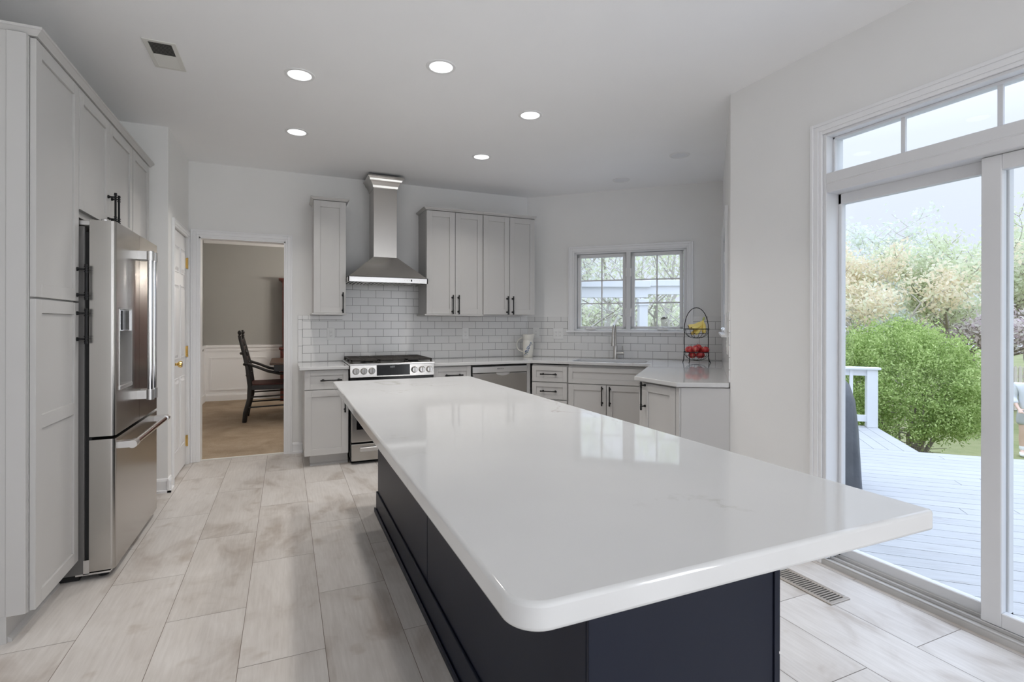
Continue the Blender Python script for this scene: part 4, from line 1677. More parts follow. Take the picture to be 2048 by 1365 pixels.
for bx in (0.70, 1.10):
    m = MB()
    m.tube([(bx, HYF + 0.12, 1.656), (bx, HYF + 0.12, 1.672)], 0.03, 18)
    m.build('hood_lamp', M['plate'], hd)
m = MB()
lay = [(0.0, 2.600), (0.006, 2.605), (0.010, 2.625), (0.026, 2.655), (0.040, 2.668), (0.044, 2.685), (0.062, 2.700), (0.062, 2.712)]
for i in range(len(lay) - 1):
    o0, h0 = lay[i]
    o1_, h1 = lay[i + 1]
    a0 = [(CHX0 - o0, CHY - o0), (CHX1 + o0, CHY - o0), (CHX1 + o0, YB - 0.001), (CHX0 - o0, YB - 0.001)]
    a1 = [(CHX0 - o1_, CHY - o1_), (CHX1 + o1_, CHY - o1_), (CHX1 + o1_, YB - 0.001), (CHX0 - o1_, YB - 0.001)]
    m.add([(p[0], p[1], h0) for p in a0] + [(p[0], p[1], h1) for p in a1], [(0, 1, 5, 4), (1, 2, 6, 5), (3, 0, 4, 7)])
m.add([(p[0], p[1], 2.712) for p in a1], [(0, 1, 2, 3)])
m.build('crown', M['steel_h'], hd)

# ------------------------------------------------------------------ island
IX0, IX1, IY0, IY1 = 0.282, 1.222, 0.628, 3.575
rr = 0.05


def rounded_rect(x0, x1, y0, y1, rads, n=14):
    pts = []
    for (cx_, cy_, a0, r_) in ((x1 - rads[0], y1 - rads[0], 0, rads[0]), (x0 + rads[1], y1 - rads[1], 90, rads[1]),
                               (x0 + rads[2], y0 + rads[2], 180, rads[2]), (x1 - rads[3], y0 + rads[3], 270, rads[3])):
        for k in range(n):
            a = math.radians(a0 + 90 * k / (n - 1))
            pts.append((cx_ + r_ * math.cos(a), cy_ + r_ * math.sin(a)))
    return pts


m = MB()
m.prism(rounded_rect(IX0, IX1, IY0, IY1, (0.012, 0.012, 0.055, 0.012)), HC - 0.042, HC)
tag(m.build('island_countertop', M['quartz'], bevel=0.007, seg=3, smooth=True), 'large white quartz island countertop in the foreground', 'countertop')
BX0, BX1, BY0, BY1 = 0.572, 1.130, 0.915, 3.545
il = thing('kitchen_island', 'dark charcoal navy island base beneath the foreground white countertop', 'island', (0, 0, 0))
ZT = HC - 0.043
m = MB()
m.box(BX0, BX1 - 0.022, BY0, BY1, 0.0, ZT)
m.build('body', M['island'], il, bevel=0.001)
for y0, y1 in ((BY0, 2.22), (2.223, BY1)):
    m = MB()
    m.box(BX0 - 0.006, BX0 - 0.0005, y0 + 0.002, y1 - 0.002, 0.10, ZT - 0.001)
    m.build('side_panel', M['island'], il, bevel=0.001)
m = MB()
m.box(BX0 - 0.006, BX1 - 0.04, BY0 - 0.010, BY0 - 0.0005, 0.0, ZT - 0.001)
m.build('end_panel', M['island'], il, bevel=0.001)
m = MB()
m.box(BX1 - 0.038, BX1 - 0.022, BY0 - 0.014, BY0 - 0.0005, 0.0, ZT - 0.001)
m.build('corner_stile', M['island'], il, bevel=0.001)
m = MB()
m.box(BX0 - 0.016, BX0 - 0.0065, BY0 - 0.004, BY1 + 0.012, 0.0, 0.14)
m.box(BX0 - 0.016, BX1 - 0.1, BY1 + 0.0005, BY1 + 0.012, 0.0, 0.14)
m.build('base_moulding', M['island'], il, bevel=0.002)
m = MB()
m.box(BX0 - 0.028, BX0 - 0.0165, BY0 - 0.004, BY1 + 0.024, 0.0, 0.032)
m.build('shoe_moulding', M['island'], il, bevel=0.005)
# cabinet fronts on the sliding-door side, facing +X: local x = +Y
isl_f = []
nb = 4
bw = (BY1 - BY0) / nb
for k in range(nb):
    y0, y1 = BY0 + k * bw + 0.002, BY0 + (k + 1) * bw - 0.002
    for nm, z0, z1 in (('drawer', 0.452, ZT - 0.012), ('door', 0.105, 0.446)):
        m = MB()
        fw = 0.055
        m.box(BX1 - 0.0215, BX1, y0, y0 + fw, z0, z1)
        m.box(BX1 - 0.0215, BX1, y1 - fw, y1, z0, z1)
        m.box(BX1 - 0.0215, BX1, y0 + fw, y1 - fw, z0, z0 + fw)
        m.box(BX1 - 0.0215, BX1, y0 + fw, y1 - fw, z1 - fw, z1)
        m.box(BX1 - 0.0215, BX1 - 0.010, y0 + fw, y1 - fw, z0 + fw, z1 - fw)
        f = m.build(nm, M['island'], il, bevel=0.001)
        hb = MB()
        yc, zc = (y0 + y1) / 2, z1 - 0.10
        hb.tube([(BX1 + 0.036, yc - 0.08, zc), (BX1 + 0.036, yc + 0.08, zc)], 0.0055, 10)
        for s in (-1, 1):
            hb.tube([(BX1, yc + s * 0.06, zc), (BX1 + 0.036, yc + s * 0.06, zc)], 0.0048, 8)
        hb.build('handle', M['black'], f, smooth=True)

# ------------------------------------------------------------------ ceiling lights
LITC = [(0.072, 3.315, 'recessed ceiling light above the floor aisle, nearer of the left pair'),
        (0.074, 4.315, 'recessed ceiling light farther of the left pair, nearest the dining doorway'),
        (0.812, 2.885, 'lit recessed ceiling light over the middle of the island, larger in view'),
        (0.834, 2.06, 'lit recessed ceiling light cut by the top edge of the picture'),
        (1.576, 3.300, 'lit recessed ceiling light between the island and the sliding door, nearer right one'),
        (1.578, 4.297, 'lit recessed ceiling light closest to the right wall cabinets')]


def downlight(x, y, label, lit, group):
    r = thing('recessed_light', label, 'ceiling light', (x, y, CEIL), 0, group)
    m = MB()
    prof = [(0.066, -0.0035), (0.070, -0.006), (0.083, -0.004), (0.086, -0.0005)]
    seg = 40
    vs, fs = [], []
    for r_, z_ in prof:
        for k in range(seg):
            a = 2 * math.pi * k / seg
            vs.append((r_ * math.cos(a), r_ * math.sin(a), z_))
    for i in range(len(prof) - 1):
        for k in range(seg):
            k2 = (k + 1) % seg
            fs.append((i * seg + k, (i + 1) * seg + k, (i + 1) * seg + k2, i * seg + k2))
    m.add(vs, fs)
    m.build('trim_ring', M['lamp_trim'], r, smooth=True)
    m = MB()
    vs = [(0.0665 * math.cos(2 * math.pi * k / seg), 0.0665 * math.sin(2 * math.pi * k / seg), -0.0035) for k in range(seg)]
    m.add(vs, [tuple(range(seg))[::-1]])
    m.build('lens', M['lamp'] if lit else M['lamp_off'], r)
    if lit:
        l = bpy.data.lights.new('downlight', 'AREA')
        l.shape = 'DISK'
        l.size = 0.13
        l.energy = LAMP_WATTS
        l.color = LAMP_COLOR
        l.spread = math.radians(122)
        lo = bpy.data.objects.new('downlight', l)
        lo.location = (0, 0, -0.006)
        lo.parent = r
        COL.objects.link(lo)
    return r


for x, y, lb in LITC:
    downlight(x, y, lb, True, None)
downlight(3.143, 3.56, 'unlit recessed ceiling light near the right wall corner', False, None)
downlight(3.142, 4.42, 'unlit recessed ceiling light in front of the corner window', False, None)

# ceiling register
cv = thing('ceiling_vent', 'ivory ceiling air register near the tall cabinets', 'vent', (-0.61, 3.37, CEIL))
hx, hy = 0.075, 0.165
m = MB()
w = 0.022
m.box(-hx, hx, -hy, -hy + w, -0.006, -0.0005)
m.box(-hx, hx, hy - w, hy, -0.006, -0.0005)
m.box(-hx, -hx + w, -hy + w, hy - w, -0.006, -0.0005)
m.box(hx - w, hx, -hy + w, hy - w, -0.006, -0.0005)
m.box(-hx + w, hx - w, -0.004, 0.004, -0.006, -0.0005)
m.build('frame', M['vent_white'], cv, bevel=0.001)
m = MB()
m.box(-hx + w, hx - w, -hy + w, hy - w, -0.0012, -0.0004)
m.build('duct_opening', M['dark_void'], cv)
for sgn in (-1, 1):
    m = MB()
    for k in range(14):
        yc = sgn * (0.010 + k * 0.0096)
        dy = 0.0042
        s2 = -sgn
        m.add([(-hx + w, yc - dy * s2, -0.0055), (hx - w, yc - dy * s2, -0.0055), (hx - w, yc + dy * s2, -0.0015), (-hx + w, yc + dy * s2, -0.0015),
               (-hx + w, yc - dy * s2 + 0.001, -0.0055), (hx - w, yc - dy * s2 + 0.001, -0.0055), (hx - w, yc + dy * s2 + 0.001, -0.0015), (-hx + w, yc + dy * s2 + 0.001, -0.0015)],
              [(0, 1, 2, 3), (7, 6, 5, 4), (0, 4, 5, 1), (3, 2, 6, 7), (1, 5, 6, 2), (0, 3, 7, 4)])
    m.build('louvres', M['vent_white'], cv)

# floor register
fv = thing('floor_vent', 'taupe metal floor register in front of the sliding door', 'vent', (2.318, 1.735, 0))
hx, hy = 0.066, 0.170
m = MB()
w = 0.020
for a, b, c, d in ((-hx, hx, -hy, -hy + w), (-hx, hx, hy - w, hy), (-hx, -hx + w, -hy + w, hy - w), (hx - w, hx, -hy + w, hy - w)):
    m.box(a, b, c, d, 0.0002, 0.006)
m.build('frame', M['vent_beige'], fv, bevel=0.002)
m = MB()
m.box(-hx + w, hx - w, -hy + w, hy - w, 0.0002, 0.0012)
m.build('duct_opening', M['dark_void'], fv)
m = MB()
yy = -hy + w + 0.006
while yy < hy - w - 0.004:
    m.box(-hx + w, hx - w, yy, yy + 0.007, 0.001, 0.0052)
    yy += 0.0155
m.build('slats', M['vent_beige'], fv)


# ------------------------------------------------------------------ outlets and switches
def outlet(loc, rot, label, gangs, kind):
    r = thing('wall_outlet' if kind == 'o' else 'wall_switch', label, 'outlet' if kind == 'o' else 'switch', loc, rot)
    w_ = 0.074 + 0.046 * (gangs - 1)
    m = MB()
    m.box(-w_ / 2, w_ / 2, -0.006, 0.0, -0.060, 0.060)
    m.build('cover_plate', M['plate'], r, bevel=0.002, seg=2)
    for g_ in range(gangs):
        gx = (g_ - (gangs - 1) / 2) * 0.046
        m = MB()
        m.box(gx - 0.0165, gx + 0.0165, -0.0085, -0.006, -0.033, 0.033)
        ins = m.build('insert', M['plate'], r, bevel=0.001)
        m = MB()
        for zc in (-0.017, 0.017):
            m.box(gx - 0.008, gx - 0.0055, -0.0090, -0.0083, zc - 0.003, zc + 0.005)
            m.box(gx + 0.0055, gx + 0.008, -0.0090, -0.0083, zc - 0.003, zc + 0.005)
            m.box(gx - 0.002, gx + 0.002, -0.0090, -0.0083, zc - 0.010, zc - 0.006)
        if kind == 'o':
            m.build('sockets', M['plate_slot'], ins)
    return r


outlet((0.411, YB - TT, 1.163), 0, 'white wall outlet on the tile left of the range', 1, 'o')
outlet((1.823, YB - TT, 1.155), 0, 'white wall outlet on the tile under the right wall cabinets', 1, 'o')
pq = w1(0.112, TT)
outlet((pq[0], pq[1], 1.163), ROT1, 'white wall outlet in the corner behind the pitcher', 1, 'o')
pq = w1(0.376, TT)
outlet((pq[0], pq[1], 1.153), ROT1, 'white double outlet plate just left of the corner window', 2, 'o')
pq = w2(1.93, TT)
outlet((pq[0], pq[1], 1.12), ROT2, 'white outlet seen edge-on beside the right wall corner', 1, 'o')

# ------------------------------------------------------------------ pitcher
pp = (2.515, 5.315)
pt = thing('pitcher', 'cream ceramic pitcher with blue flower sprig in the counter corner', 'pitcher', (pp[0], pp[1], HC + 0.0005), -0.41)
m = MB()
m.lathe([(0.0, 0.0), (0.050, 0.0), (0.054, 0.004), (0.059, 0.06), (0.061, 0.12), (0.060, 0.19), (0.060, 0.197), (0.0625, 0.200), (0.064, 0.250), (0.0655, 0.255), (0.063, 0.257), (0.058, 0.25), (0.056, 0.20), (0.054, 0.02), (0.0, 0.015)], seg=32)
vs = []
for v in m.v:                         # spout pulled out to the right rim
    x, y, z = v
    if z > 0.225 and x > 0.03:
        f = (z - 0.225) / 0.03 * max(0, (x - 0.03) / 0.035)
        x += 0.014 * f
        z += 0.004 * f
    vs.append((x, y, z))
m.v = vs
m.build('jug', M['ceramic'], pt, smooth=True)
m = MB()
pts = []
for k in range(13):
    a = math.pi * (0.5 + k / 12.0)
    pts.append((-0.056 + 0.072 * math.cos(a), 0, 0.140 + 0.078 * math.sin(a)))
m.tube(pts, [0.007] * 13, 10)
m.build('handle', M['ceramic'], pt, smooth=True)
random.seed(5)
db, dpb, dg_ = MB(), MB(), MB()
for k in range(58):
    tt_ = random.random()
    ang = -2.15 + 1.15 * tt_ + random.gauss(0, 0.13)
    zz = 0.035 + 0.135 * tt_ + random.gauss(0, 0.013)
    rad = 0.0588 + 0.003 * min(1, zz / 0.12)
    c = Vector((rad * math.cos(ang), rad * math.sin(ang), zz))
    nrm = Vector((math.cos(ang), math.sin(ang), 0))
    tgt = [db, dpb, dg_][0 if k % 5 < 2 else (1 if k % 5 < 4 else 2)]
    s_ = random.uniform(0.003, 0.006)
    tgt.tube([c - nrm * 0.0005, c + nrm * 0.0012], s_, 7)
db.build('flower_print', M['blue'], pt)
dpb.build('petal_print', M['blue_pale'], pt)
dg_.build('leaf_print', M['green_glaze'], pt)

# ------------------------------------------------------------------ fruit stand with fruit
sp = w1(1.865, 0.325)
FS = Vector((sp[0], sp[1], HC))
VA = -0.411                         # faces the room
st = thing('fruit_stand', 'black wire two-tier fruit stand on the counter right of the window', 'fruit stand', tuple(FS), VA)
RB = 0.118
m = MB()
arch = [(-RB - 0.014, 0.012, 0.0), (-RB - 0.004, 0.004, 0.035), (-RB, 0, 0.10)]
arch += [(-RB, 0, 0.10 + 0.11 * k) for k in range(1, 3)]
for k in range(0, 17):
    a = math.pi - math.pi * k / 16
    arch.append((RB * math.cos(a), 0, 0.335 + 0.205 * math.sin(a)))
arch += [(RB, 0, 0.21), (RB, 0, 0.10), (RB + 0.004, 0.004, 0.035), (RB + 0.014, 0.012, 0.0)]
m.tube(arch, 0.0038, 8)
for s in (-1, 1):
    m.tube([(s * 0.095, -0.07, 0.10), (s * 0.093, -0.075, 0.05), (s * 0.097, -0.085, 0.02), (s * 0.106, -0.098, 0.0)], 0.0038, 8)
m.build('arch_frame', M['black'], st, smooth=True)


def basket(z, depth):
    m = MB()
    ring = [(RB * math.cos(2 * math.pi * k / 36), RB * math.sin(2 * math.pi * k / 36), z) for k in range(37)]
    m.tube(ring, 0.0042, 8, cap=False)
    rm = RB * 0.80
    m.tube([(rm * math.cos(2 * math.pi * k / 30), rm * math.sin(2 * math.pi * k / 30), z - depth * 0.5) for k in range(31)], 0.0018, 6, cap=False)
    rs_ = 0.030
    m.tube([(rs_ * math.cos(2 * math.pi * k / 20), rs_ * math.sin(2 * math.pi * k / 20), z - depth) for k in range(21)], 0.003, 6, cap=False)
    for q in range(8):
        a = math.pi * 2 * q / 8 + 0.2
        pts = []
        for k in range(9):
            f = math.pi / 2 * k / 8
            rr_ = rs_ + (RB - rs_) * math.cos(f)
            pts.append((rr_ * math.cos(a), rr_ * math.sin(a), z - depth * math.sin(f)))
        m.tube(pts, 0.0020, 6)
    return m


basket(0.330, 0.088).build('upper_basket', M['black'], st, smooth=True)
basket(0.102, 0.080).build('lower_basket', M['black'], st, smooth=True)


def fs(x, y, z):
    c, s = math.cos(VA), math.sin(VA)
    return Vector((FS.x + x * c - y * s, FS.y + x * s + y * c, FS.z + z))


# banana bunch
bb = thing('banana_bunch', 'bunch of ripe yellow bananas in the upper basket of the stand', 'bananas', tuple(fs(0, 0, 0.33)), VA)
hub = Vector((0.072, 0.012, 0.085))
m = MB()
m.tube([hub, hub + Vector((0.006, 0, 0.018)), hub + Vector((0.010, 0, 0.03))], [0.010, 0.009, 0.008], 10)
m.build('stem', M['banana_green'], bb, smooth=True)
for i, (ty, tx, tz, bulge) in enumerate(((-0.070, -0.072, 0.012, 0.055), (-0.036, -0.088, 0.020, 0.05), (0.0, -0.080, 0.032, 0.045),
                                         (0.036, -0.060, 0.012, 0.055), (-0.055, -0.035, -0.045, 0.05), (0.02, -0.045, -0.048, 0.05), (-0.075, 0.045, -0.040, 0.025))):
    e = Vector((tx, ty, tz))
    pts, rs = [], []
    mid = (hub + e) / 2 + Vector((0.0, (ty - 0.0) * 0.25, -bulge))
    for k in range(13):
        t_ = k / 12
        p = hub * (1 - t_) ** 2 + mid * 2 * t_ * (1 - t_) + e * t_ ** 2
        pts.append(p)
        rs.append(0.0055 + 0.0145 * min(1, max(0, (t_ - 0.08) / 0.2)) * min(1, (1.02 - t_) / 0.13))
    m = MB()
    m.tube(pts, rs, 6)
    ban = m.build('banana', M['banana'], bb, smooth=True)
    m = MB()
    m.tube([pts[-1], pts[-1] + (pts[-1] - pts[-2]).normalized() * 0.006], [0.0055, 0.0045], 8)
    m.build('banana_tip', M['banana_tip'], ban)

# apples
ap = MB()
prof = []
for k in range(17):
    a = math.pi * k / 16
    r_ = math.sin(a) * (1 + 0.10 * math.cos(a))
    z_ = -math.cos(a) * 0.92
    if k == 16:
        z_ -= 0.20
    if k == 15:
        z_ -= 0.06
    if k == 0:
        z_ += 0.14
    prof.append((r_ * 0.036, z_ * 0.036))
ap.lathe(prof, seg=20)
first = None
APP = [(-0.085, -0.030, 0.128, 'small red apple at the left rim of the lower basket'),
       (-0.030, -0.052, 0.138, 'largest red apple at the front middle of the lower basket'),
       (0.022, 0.012, 0.146, 'red apple behind the middle of the lower basket'),
       (0.074, -0.042, 0.126, 'blushed red apple at the right rim of the lower basket'),
       (-0.045, 0.050, 0.128, 'red apple at the back left of the lower basket'),
       (0.060, 0.055, 0.124, 'red apple at the back right of the lower basket'),
       (-0.045, -0.012, 0.075, 'red apple lying low at the left inside the lower basket'),
       (0.025, -0.055, 0.078, 'red apple lying low at the front inside the lower basket'),
       (0.038, 0.018, 0.072, 'red apple lying low at the right inside the lower basket')]
for i, (x, y, z, lb) in enumerate(APP):
    if i == 0:
        r = thing('apple', lb, 'apple', tuple(fs(x, y, z)), 0.3, 'red apples in the lower basket')
        ap.build('flesh', M['apple'], r, smooth=True)
        m = MB()
        m.tube([(0, 0, 0.024), (0.002, 0.001, 0.034), (0.005, 0.002, 0.041)], 0.0016, 6)
        m.build('stalk', M['banana_tip'], r)
        first = r
    else:
        copy_thing(first, tuple(fs(x, y, z)), i * 1.3, lb)

# ------------------------------------------------------------------ dining room furniture
ch_ = thing('dining_armchair', 'black ladder-back armchair with dark red seat beside the dining table', 'chair', (-0.47, 7.40, 0.004))
# local x: forwards (+X world), y: across (0 near, 0.5 far)
CW = 0.52
for y in (0.0, CW):
    m = MB()
    pts = [(-0.015, y, 0.0), (0.0, y, 0.12), (0.045, y, 0.30), (0.05, y, 0.46), (0.02, y, 0.70), (-0.03, y, 0.92), (-0.068, y, 1.08)]
    m.tube(pts, [0.027, 0.031, 0.031, 0.030, 0.026, 0.022, 0.018], 12)
    pl = m.build('back_post', M['ebony'], ch_, smooth=True)
    m = MB()
    top = Vector(pts[-1])
    m.lathe([(0.0, -0.01), (0.015, -0.005), (0.021, 0.02), (0.013, 0.035), (0.024, 0.055), (0.023, 0.075), (0.012, 0.09), (0.0, 0.093)], top.x, top.y, 14, Matrix.Translation((0, 0, top.z)))
    for zz in (0.60, 0.74, 0.88):
        k = (0.70 - zz)
        m.lathe([(0.024, zz - 0.016), (0.032, zz), (0.024, zz + 0.016)], 0.03 - max(0, zz - 0.62) * 0.26, y, 14)
    m.build('turned_finial', M['ebony'], pl, smooth=True)
for zz, xx in ((0.66, 0.02), (0.80, -0.002), (0.94, -0.034), (1.03, -0.056)):
    m = MB()
    m.box(xx - 0.008, xx + 0.008, 0.0, CW, zz - 0.028, zz + 0.028)
    m.build('back_slat', M['ebony'], ch_, bevel=0.004)
m = MB()
m.prism([(0.05, 0.0), (0.50, -0.02), (0.50, CW + 0.02), (0.05, CW)], 0.425, 0.485)
m.build('seat', M['rush_seat'], ch_, bevel=0.015, seg=2)
m = MB()
for y in (-0.012, CW + 0.012):
    m.box(0.06, 0.50, y - 0.012, y + 0.012, 0.41, 0.47)
m.box(0.485, 0.51, -0.02, CW + 0.02, 0.41, 0.47)
m.build('seat_rail', M['ebony'], ch_, bevel=0.006)
for y in (-0.015, CW + 0.015):
    m = MB()
    m.tube([(0.49, y, 0.0), (0.49, y, 0.10), (0.49, y, 0.30), (0.49, y, 0.44), (0.49, y, 0.595)], [0.022, 0.027, 0.022, 0.028, 0.022], 12)
    m.build('front_leg', M['ebony'], ch_, smooth=True)
    m = MB()
    m.tube([(0.02, y, 0.745), (0.14, y, 0.70), (0.26, y, 0.645), (0.40, y, 0.612), (0.53, y, 0.60)], [0.018, 0.018, 0.018, 0.020, 0.022], 10)
    m.build('armrest', M['ebony'], ch_, smooth=True)
    for zz in (0.19, 0.32):
        m = MB()
        m.tube([(0.03, y, zz), (0.49, y, zz + 0.01)], 0.010, 8)
        m.build('stretcher', M['ebony'], ch_, smooth=True)
for zz in (0.24, 0.36):
    m = MB()
    m.tube([(0.49, 0.0, zz), (0.49, CW, zz)], 0.010, 8)
    m.build('stretcher', M['ebony'], ch_, smooth=True)

tb = thing('dining_table', 'dark wooden dining table seen through the doorway', 'table', (-0.19, 7.22, 0.004))
m = MB()
m.box(0.0, 1.9, 0.0, 1.0, 0.735, 0.762)
m.build('tabletop', M['table_wood'], tb, bevel=0.006, seg=2)
m = MB()
m.box(0.05, 1.85, 0.05, 0.95, 0.645, 0.734)
m.build('apron', M['ebony'], tb, bevel=0.003)
for x, y in ((0.34, 0.12), (1.8, 0.12), (0.34, 0.88), (1.8, 0.88)):
    m = MB()
    m.lathe([(0.03, 0.0), (0.034, 0.03), (0.022, 0.06), (0.036, 0.16), (0.026, 0.30), (0.042, 0.46), (0.030, 0.54), (0.045, 0.57), (0.045, 0.644)], x, y, 16)
    m.build('leg', M['ebony'], tb, smooth=True)

ht = thing('china_hutch', 'dark red cherry hutch standing against the dining room back wall', 'hutch', (-0.085, DY - 0.45, 0.004))
m = MB()
m.box(0.0, 1.3, 0.02, 0.40, 0.0, 0.83)
hb_ = m.build('lower_cabinet', M['cherry'], ht, bevel=0.004)
for k in range(2):
    shaker('door', 0.03 + k * 0.62, 0.63 + k * 0.62, 0.10, 0.78, ht, M['cherry'], y=-0.001)
m = MB()
m.box(-0.02, 1.32, -0.01, 0.405, 0.832, 0.868)
m.build('counter_shelf', M['cherry'], ht, bevel=0.008)
m = MB()
m.box(0.03, 1.27, 0.10, 0.405, 0.869, 1.94)
m.build('upper_case', M['cherry'], ht, bevel=0.004)
for k in range(2):
    shaker('glass_door', 0.06 + k * 0.585, 0.63 + k * 0.585, 0.92, 1.90, ht, M['cherry'], y=0.078)
m = MB()
for o_, z0, z1 in ((0.0, 1.94, 1.955), (0.02, 1.955, 1.975), (0.045, 1.975, 2.0)):
    m.box(0.02 - o_, 1.28 + o_, 0.09 - o_, 0.405, z0, z1)
m.build('cornice', M['cherry'], ht, bevel=0.003)

# unseen fill lamp added over the table to light the room beyond the doorway
cl = thing('fill_chandelier', 'unseen fill lamp added over the dining table, out of sight right of the doorway', 'fill_chandelier', (0.95, 7.75, 0))
m = MB()
m.tube([(0, 0, 2.655), (0, 0, 1.75)], 0.008, 8)
m.lathe([(0.05, 2.655), (0.05, 2.64), (0.0, 2.62)])
m.lathe([(0.0, 1.70), (0.03, 1.74), (0.02, 1.80), (0.0, 1.84)])
m.build('stem', M['black'], cl, smooth=True)
for k in range(5):
    a = 2 * math.pi * k / 5
    c, s = math.cos(a), math.sin(a)
    m = MB()
    m.tube([(0.02 * c, 0.02 * s, 1.76), (0.12 * c, 0.12 * s, 1.70), (0.22 * c, 0.22 * s, 1.74), (0.24 * c, 0.24 * s, 1.80)], 0.006, 8)
    ar = m.build('arm', M['black'], cl, smooth=True)
    m = MB()
    m.lathe([(0.0, 1.80), (0.016, 1.81), (0.022, 1.84), (0.012, 1.88), (0.0, 1.90)], 0.24 * c, 0.24 * s, 12)
    m.build('bulb', M['bulb'], ar, smooth=True)

# ------------------------------------------------------------------ outdoors
DZ = -0.12
LAWN = -1.35
K0 = Vector((6.30, 3.385))
m = MB()
BW = 0.14
w_ = 0.0
rows = 0
while w_ < 6.5:
    # boards along D1, rows stepping toward the house along N1
    wa, wb = w_ + 0.0025, w_ + BW - 0.0025
    us = []
    for wq in (wa, wb):
        u = (2.77 - K0.x - N1.x * wq) / D1.x
        if wq > 0.83:
            u = max(u, -1.86 if wq > 0.83 else u)
        us.append(u)
    ustart = max(us) if w_ > 0.83 else -5.0
    uend = 5.0
    br = ustart
    random.seed(rows)
    cuts = [ustart]
    x = ustart + random.uniform(1.2, 3.6)
    while x < uend - 0.5:
        cuts.append(x)
        x += 3.6
    cuts.append(uend)
    for i in range(len(cuts) - 1):
        a, b = cuts[i] + 0.002, cuts[i + 1] - 0.002
        if b - a > 0.05:
            m.box(a, b, -wb, -wa, DZ - 0.03, DZ)
    w_ += BW
    rows += 1
# far strip with boards running the other way
u_ = -0.004
while u_ > -4.5:
    m.box(u_ - BW + 0.0025, u_ - 0.0025, 0.004, 1.50, DZ - 0.03, DZ)
    u_ -= BW
dk = struct(m.build('floor_deck', M['deck'], loc=(K0.x, K0.y, 0), rot=ROT1))
m = MB()
m.box(-4.5, -0.03, -0.8, 1.45, DZ - 0.25, DZ - 0.034)
m.box(-1.7, 4.97, -4.0, -0.03, DZ - 0.25, DZ - 0.034)
m.build('deck_joists', M['deck_gap'], dk)

# railing at the far strip edge: along local x at y = 1.46, from x = 0 leftwards
rl = thing('deck_railing', 'white painted wooden railing at the far edge of the deck', 'railing', (K0.x, K0.y, DZ), ROT1)
m = MB()
m.box(-0.13, -0.005, 1.385, 1.495, 0.0, 0.775)
m.box(-2.2, -2.1, 1.38, 1.48, 0.0, 0.775)
m.build('post', M['white_paint'], rl, bevel=0.004)
m = MB()
m.box(-2.25, 0.025, 1.36, 1.52, 0.775, 0.805)
m.build('cap_rail', M['white_paint'], rl, bevel=0.004)
m = MB()
m.box(-2.1, -0.13, 1.42, 1.46, 0.69, 0.774)
m.build('top_rail', M['white_paint'], rl)
m = MB()
m.box(-2.1, -0.13, 1.42, 1.46, 0.07, 0.155)
m.build('bottom_rail', M['white_paint'], rl)
x = -0.29
while x > -2.05:
    m = MB()
    m.box(x - 0.036, x, 1.40, 1.44, 0.08, 0.77)
    m.build('baluster', M['white_paint'], rl)
    x -= 0.155

# covered grill
gr = thing('covered_grill', 'barbecue grill under a dark grey fitted cover on the deck', 'grill', (4.12, 3.02, DZ), ROT2 + math.pi)
m = MB()
prof = [(0.0, 0.50, 0.30), (0.25, 0.485, 0.285), (0.55, 0.45, 0.27), (0.78, 0.42, 0.25), (0.90, 0.36, 0.22), (0.99, 0.28, 0.15), (1.02, 0.20, 0.08)]
seg = 40
vs, fsx = [], []
random.seed(11)
for z_, a_, b_2 in prof:
    for k in range(seg):
        t_ = 2 * math.pi * k / seg
        ct_, st_ = math.cos(t_), math.sin(t_)
        e = 0.45
        x = a_ * math.copysign(abs(ct_) ** e, ct_)
        y = b_2 * math.copysign(abs(st_) ** e, st_)
        fold = 0.012 * math.sin(7 * t_ + 2 * z_) * (1.1 - z_)
        vs.append((x * (1 + fold), y * (1 + fold * 2), z_ + 0.004))
for i in range(len(prof) - 1):
    for k in range(seg):
        k2 = (k + 1) % seg
        fsx.append((i * seg + k, i * seg + k2, (i + 1) * seg + k2, (i + 1) * seg + k))
fsx.append(tuple((len(prof) - 1) * seg + k for k in range(seg)))
m.add(vs, fsx)
m.build('cover', M['cover'], gr, smooth=True)
m = MB()
m.box(-0.34, 0.34, -0.17, 0.17, 0.005, 0.60)
m.build('cart', M['black'], gr)

# lawn
m = MB()
m.box(2.5, 60, -40, 50, LAWN - 0.1, LAWN)
m.box(-6, 2.5, 10, 50, LAWN - 0.1, LAWN)
struct(m.build('floor_lawn', M['lawn']))
# house exterior base under the deck side
m = MB()
m.box(2.45, 2.60, -3.3, 2.4, LAWN, -0.11)
struct(m.build('wall_foundation', M['dining_grey']))


def leaf_mesh(name, P_, size, material, parent, rng, aspect=0.5, up=0.0, fold=True):
    """P_: (n,3) leaf centres -> quads with random directions"""
    n = len(P_)
    d = rng.normal(size=(n, 3))
    d[:, 2] += up
    d /= np.linalg.norm(d, axis=1)[:, None]
    q = rng.normal(size=(n, 3))
    s = np.cross(d, q)
    s /= np.linalg.norm(s, axis=1)[:, None]
    L = size * rng.uniform(0.6, 1.4, n)[:, None]
    Wd = L * aspect
    v = np.empty((n, 4, 3))
    v[:, 0] = P_ - d * L * 0.5
    v[:, 1] = P_ + s * Wd * 0.5
    v[:, 2] = P_ + d * L * 0.5
    v[:, 3] = P_ - s * Wd * 0.5
    me = bpy.data.meshes.new(name)
    me.vertices.add(n * 4)
    me.vertices.foreach_set('co', v.reshape(-1).astype(np.float32))
    me.loops.add(n * 4)
    me.loops.foreach_set('vertex_index', np.arange(n * 4, dtype=np.int32))
    me.polygons.add(n)
    me.polygons.foreach_set('loop_start', np.arange(0, n * 4, 4, dtype=np.int32))
    me.polygons.foreach_set('loop_total', np.full(n, 4, dtype=np.int32))
    me.materials.append(material)
    me.update()
    me.validate()
    o = bpy.data.objects.new(name, me)
    COL.objects.link(o)
    o.parent = parent
    return o


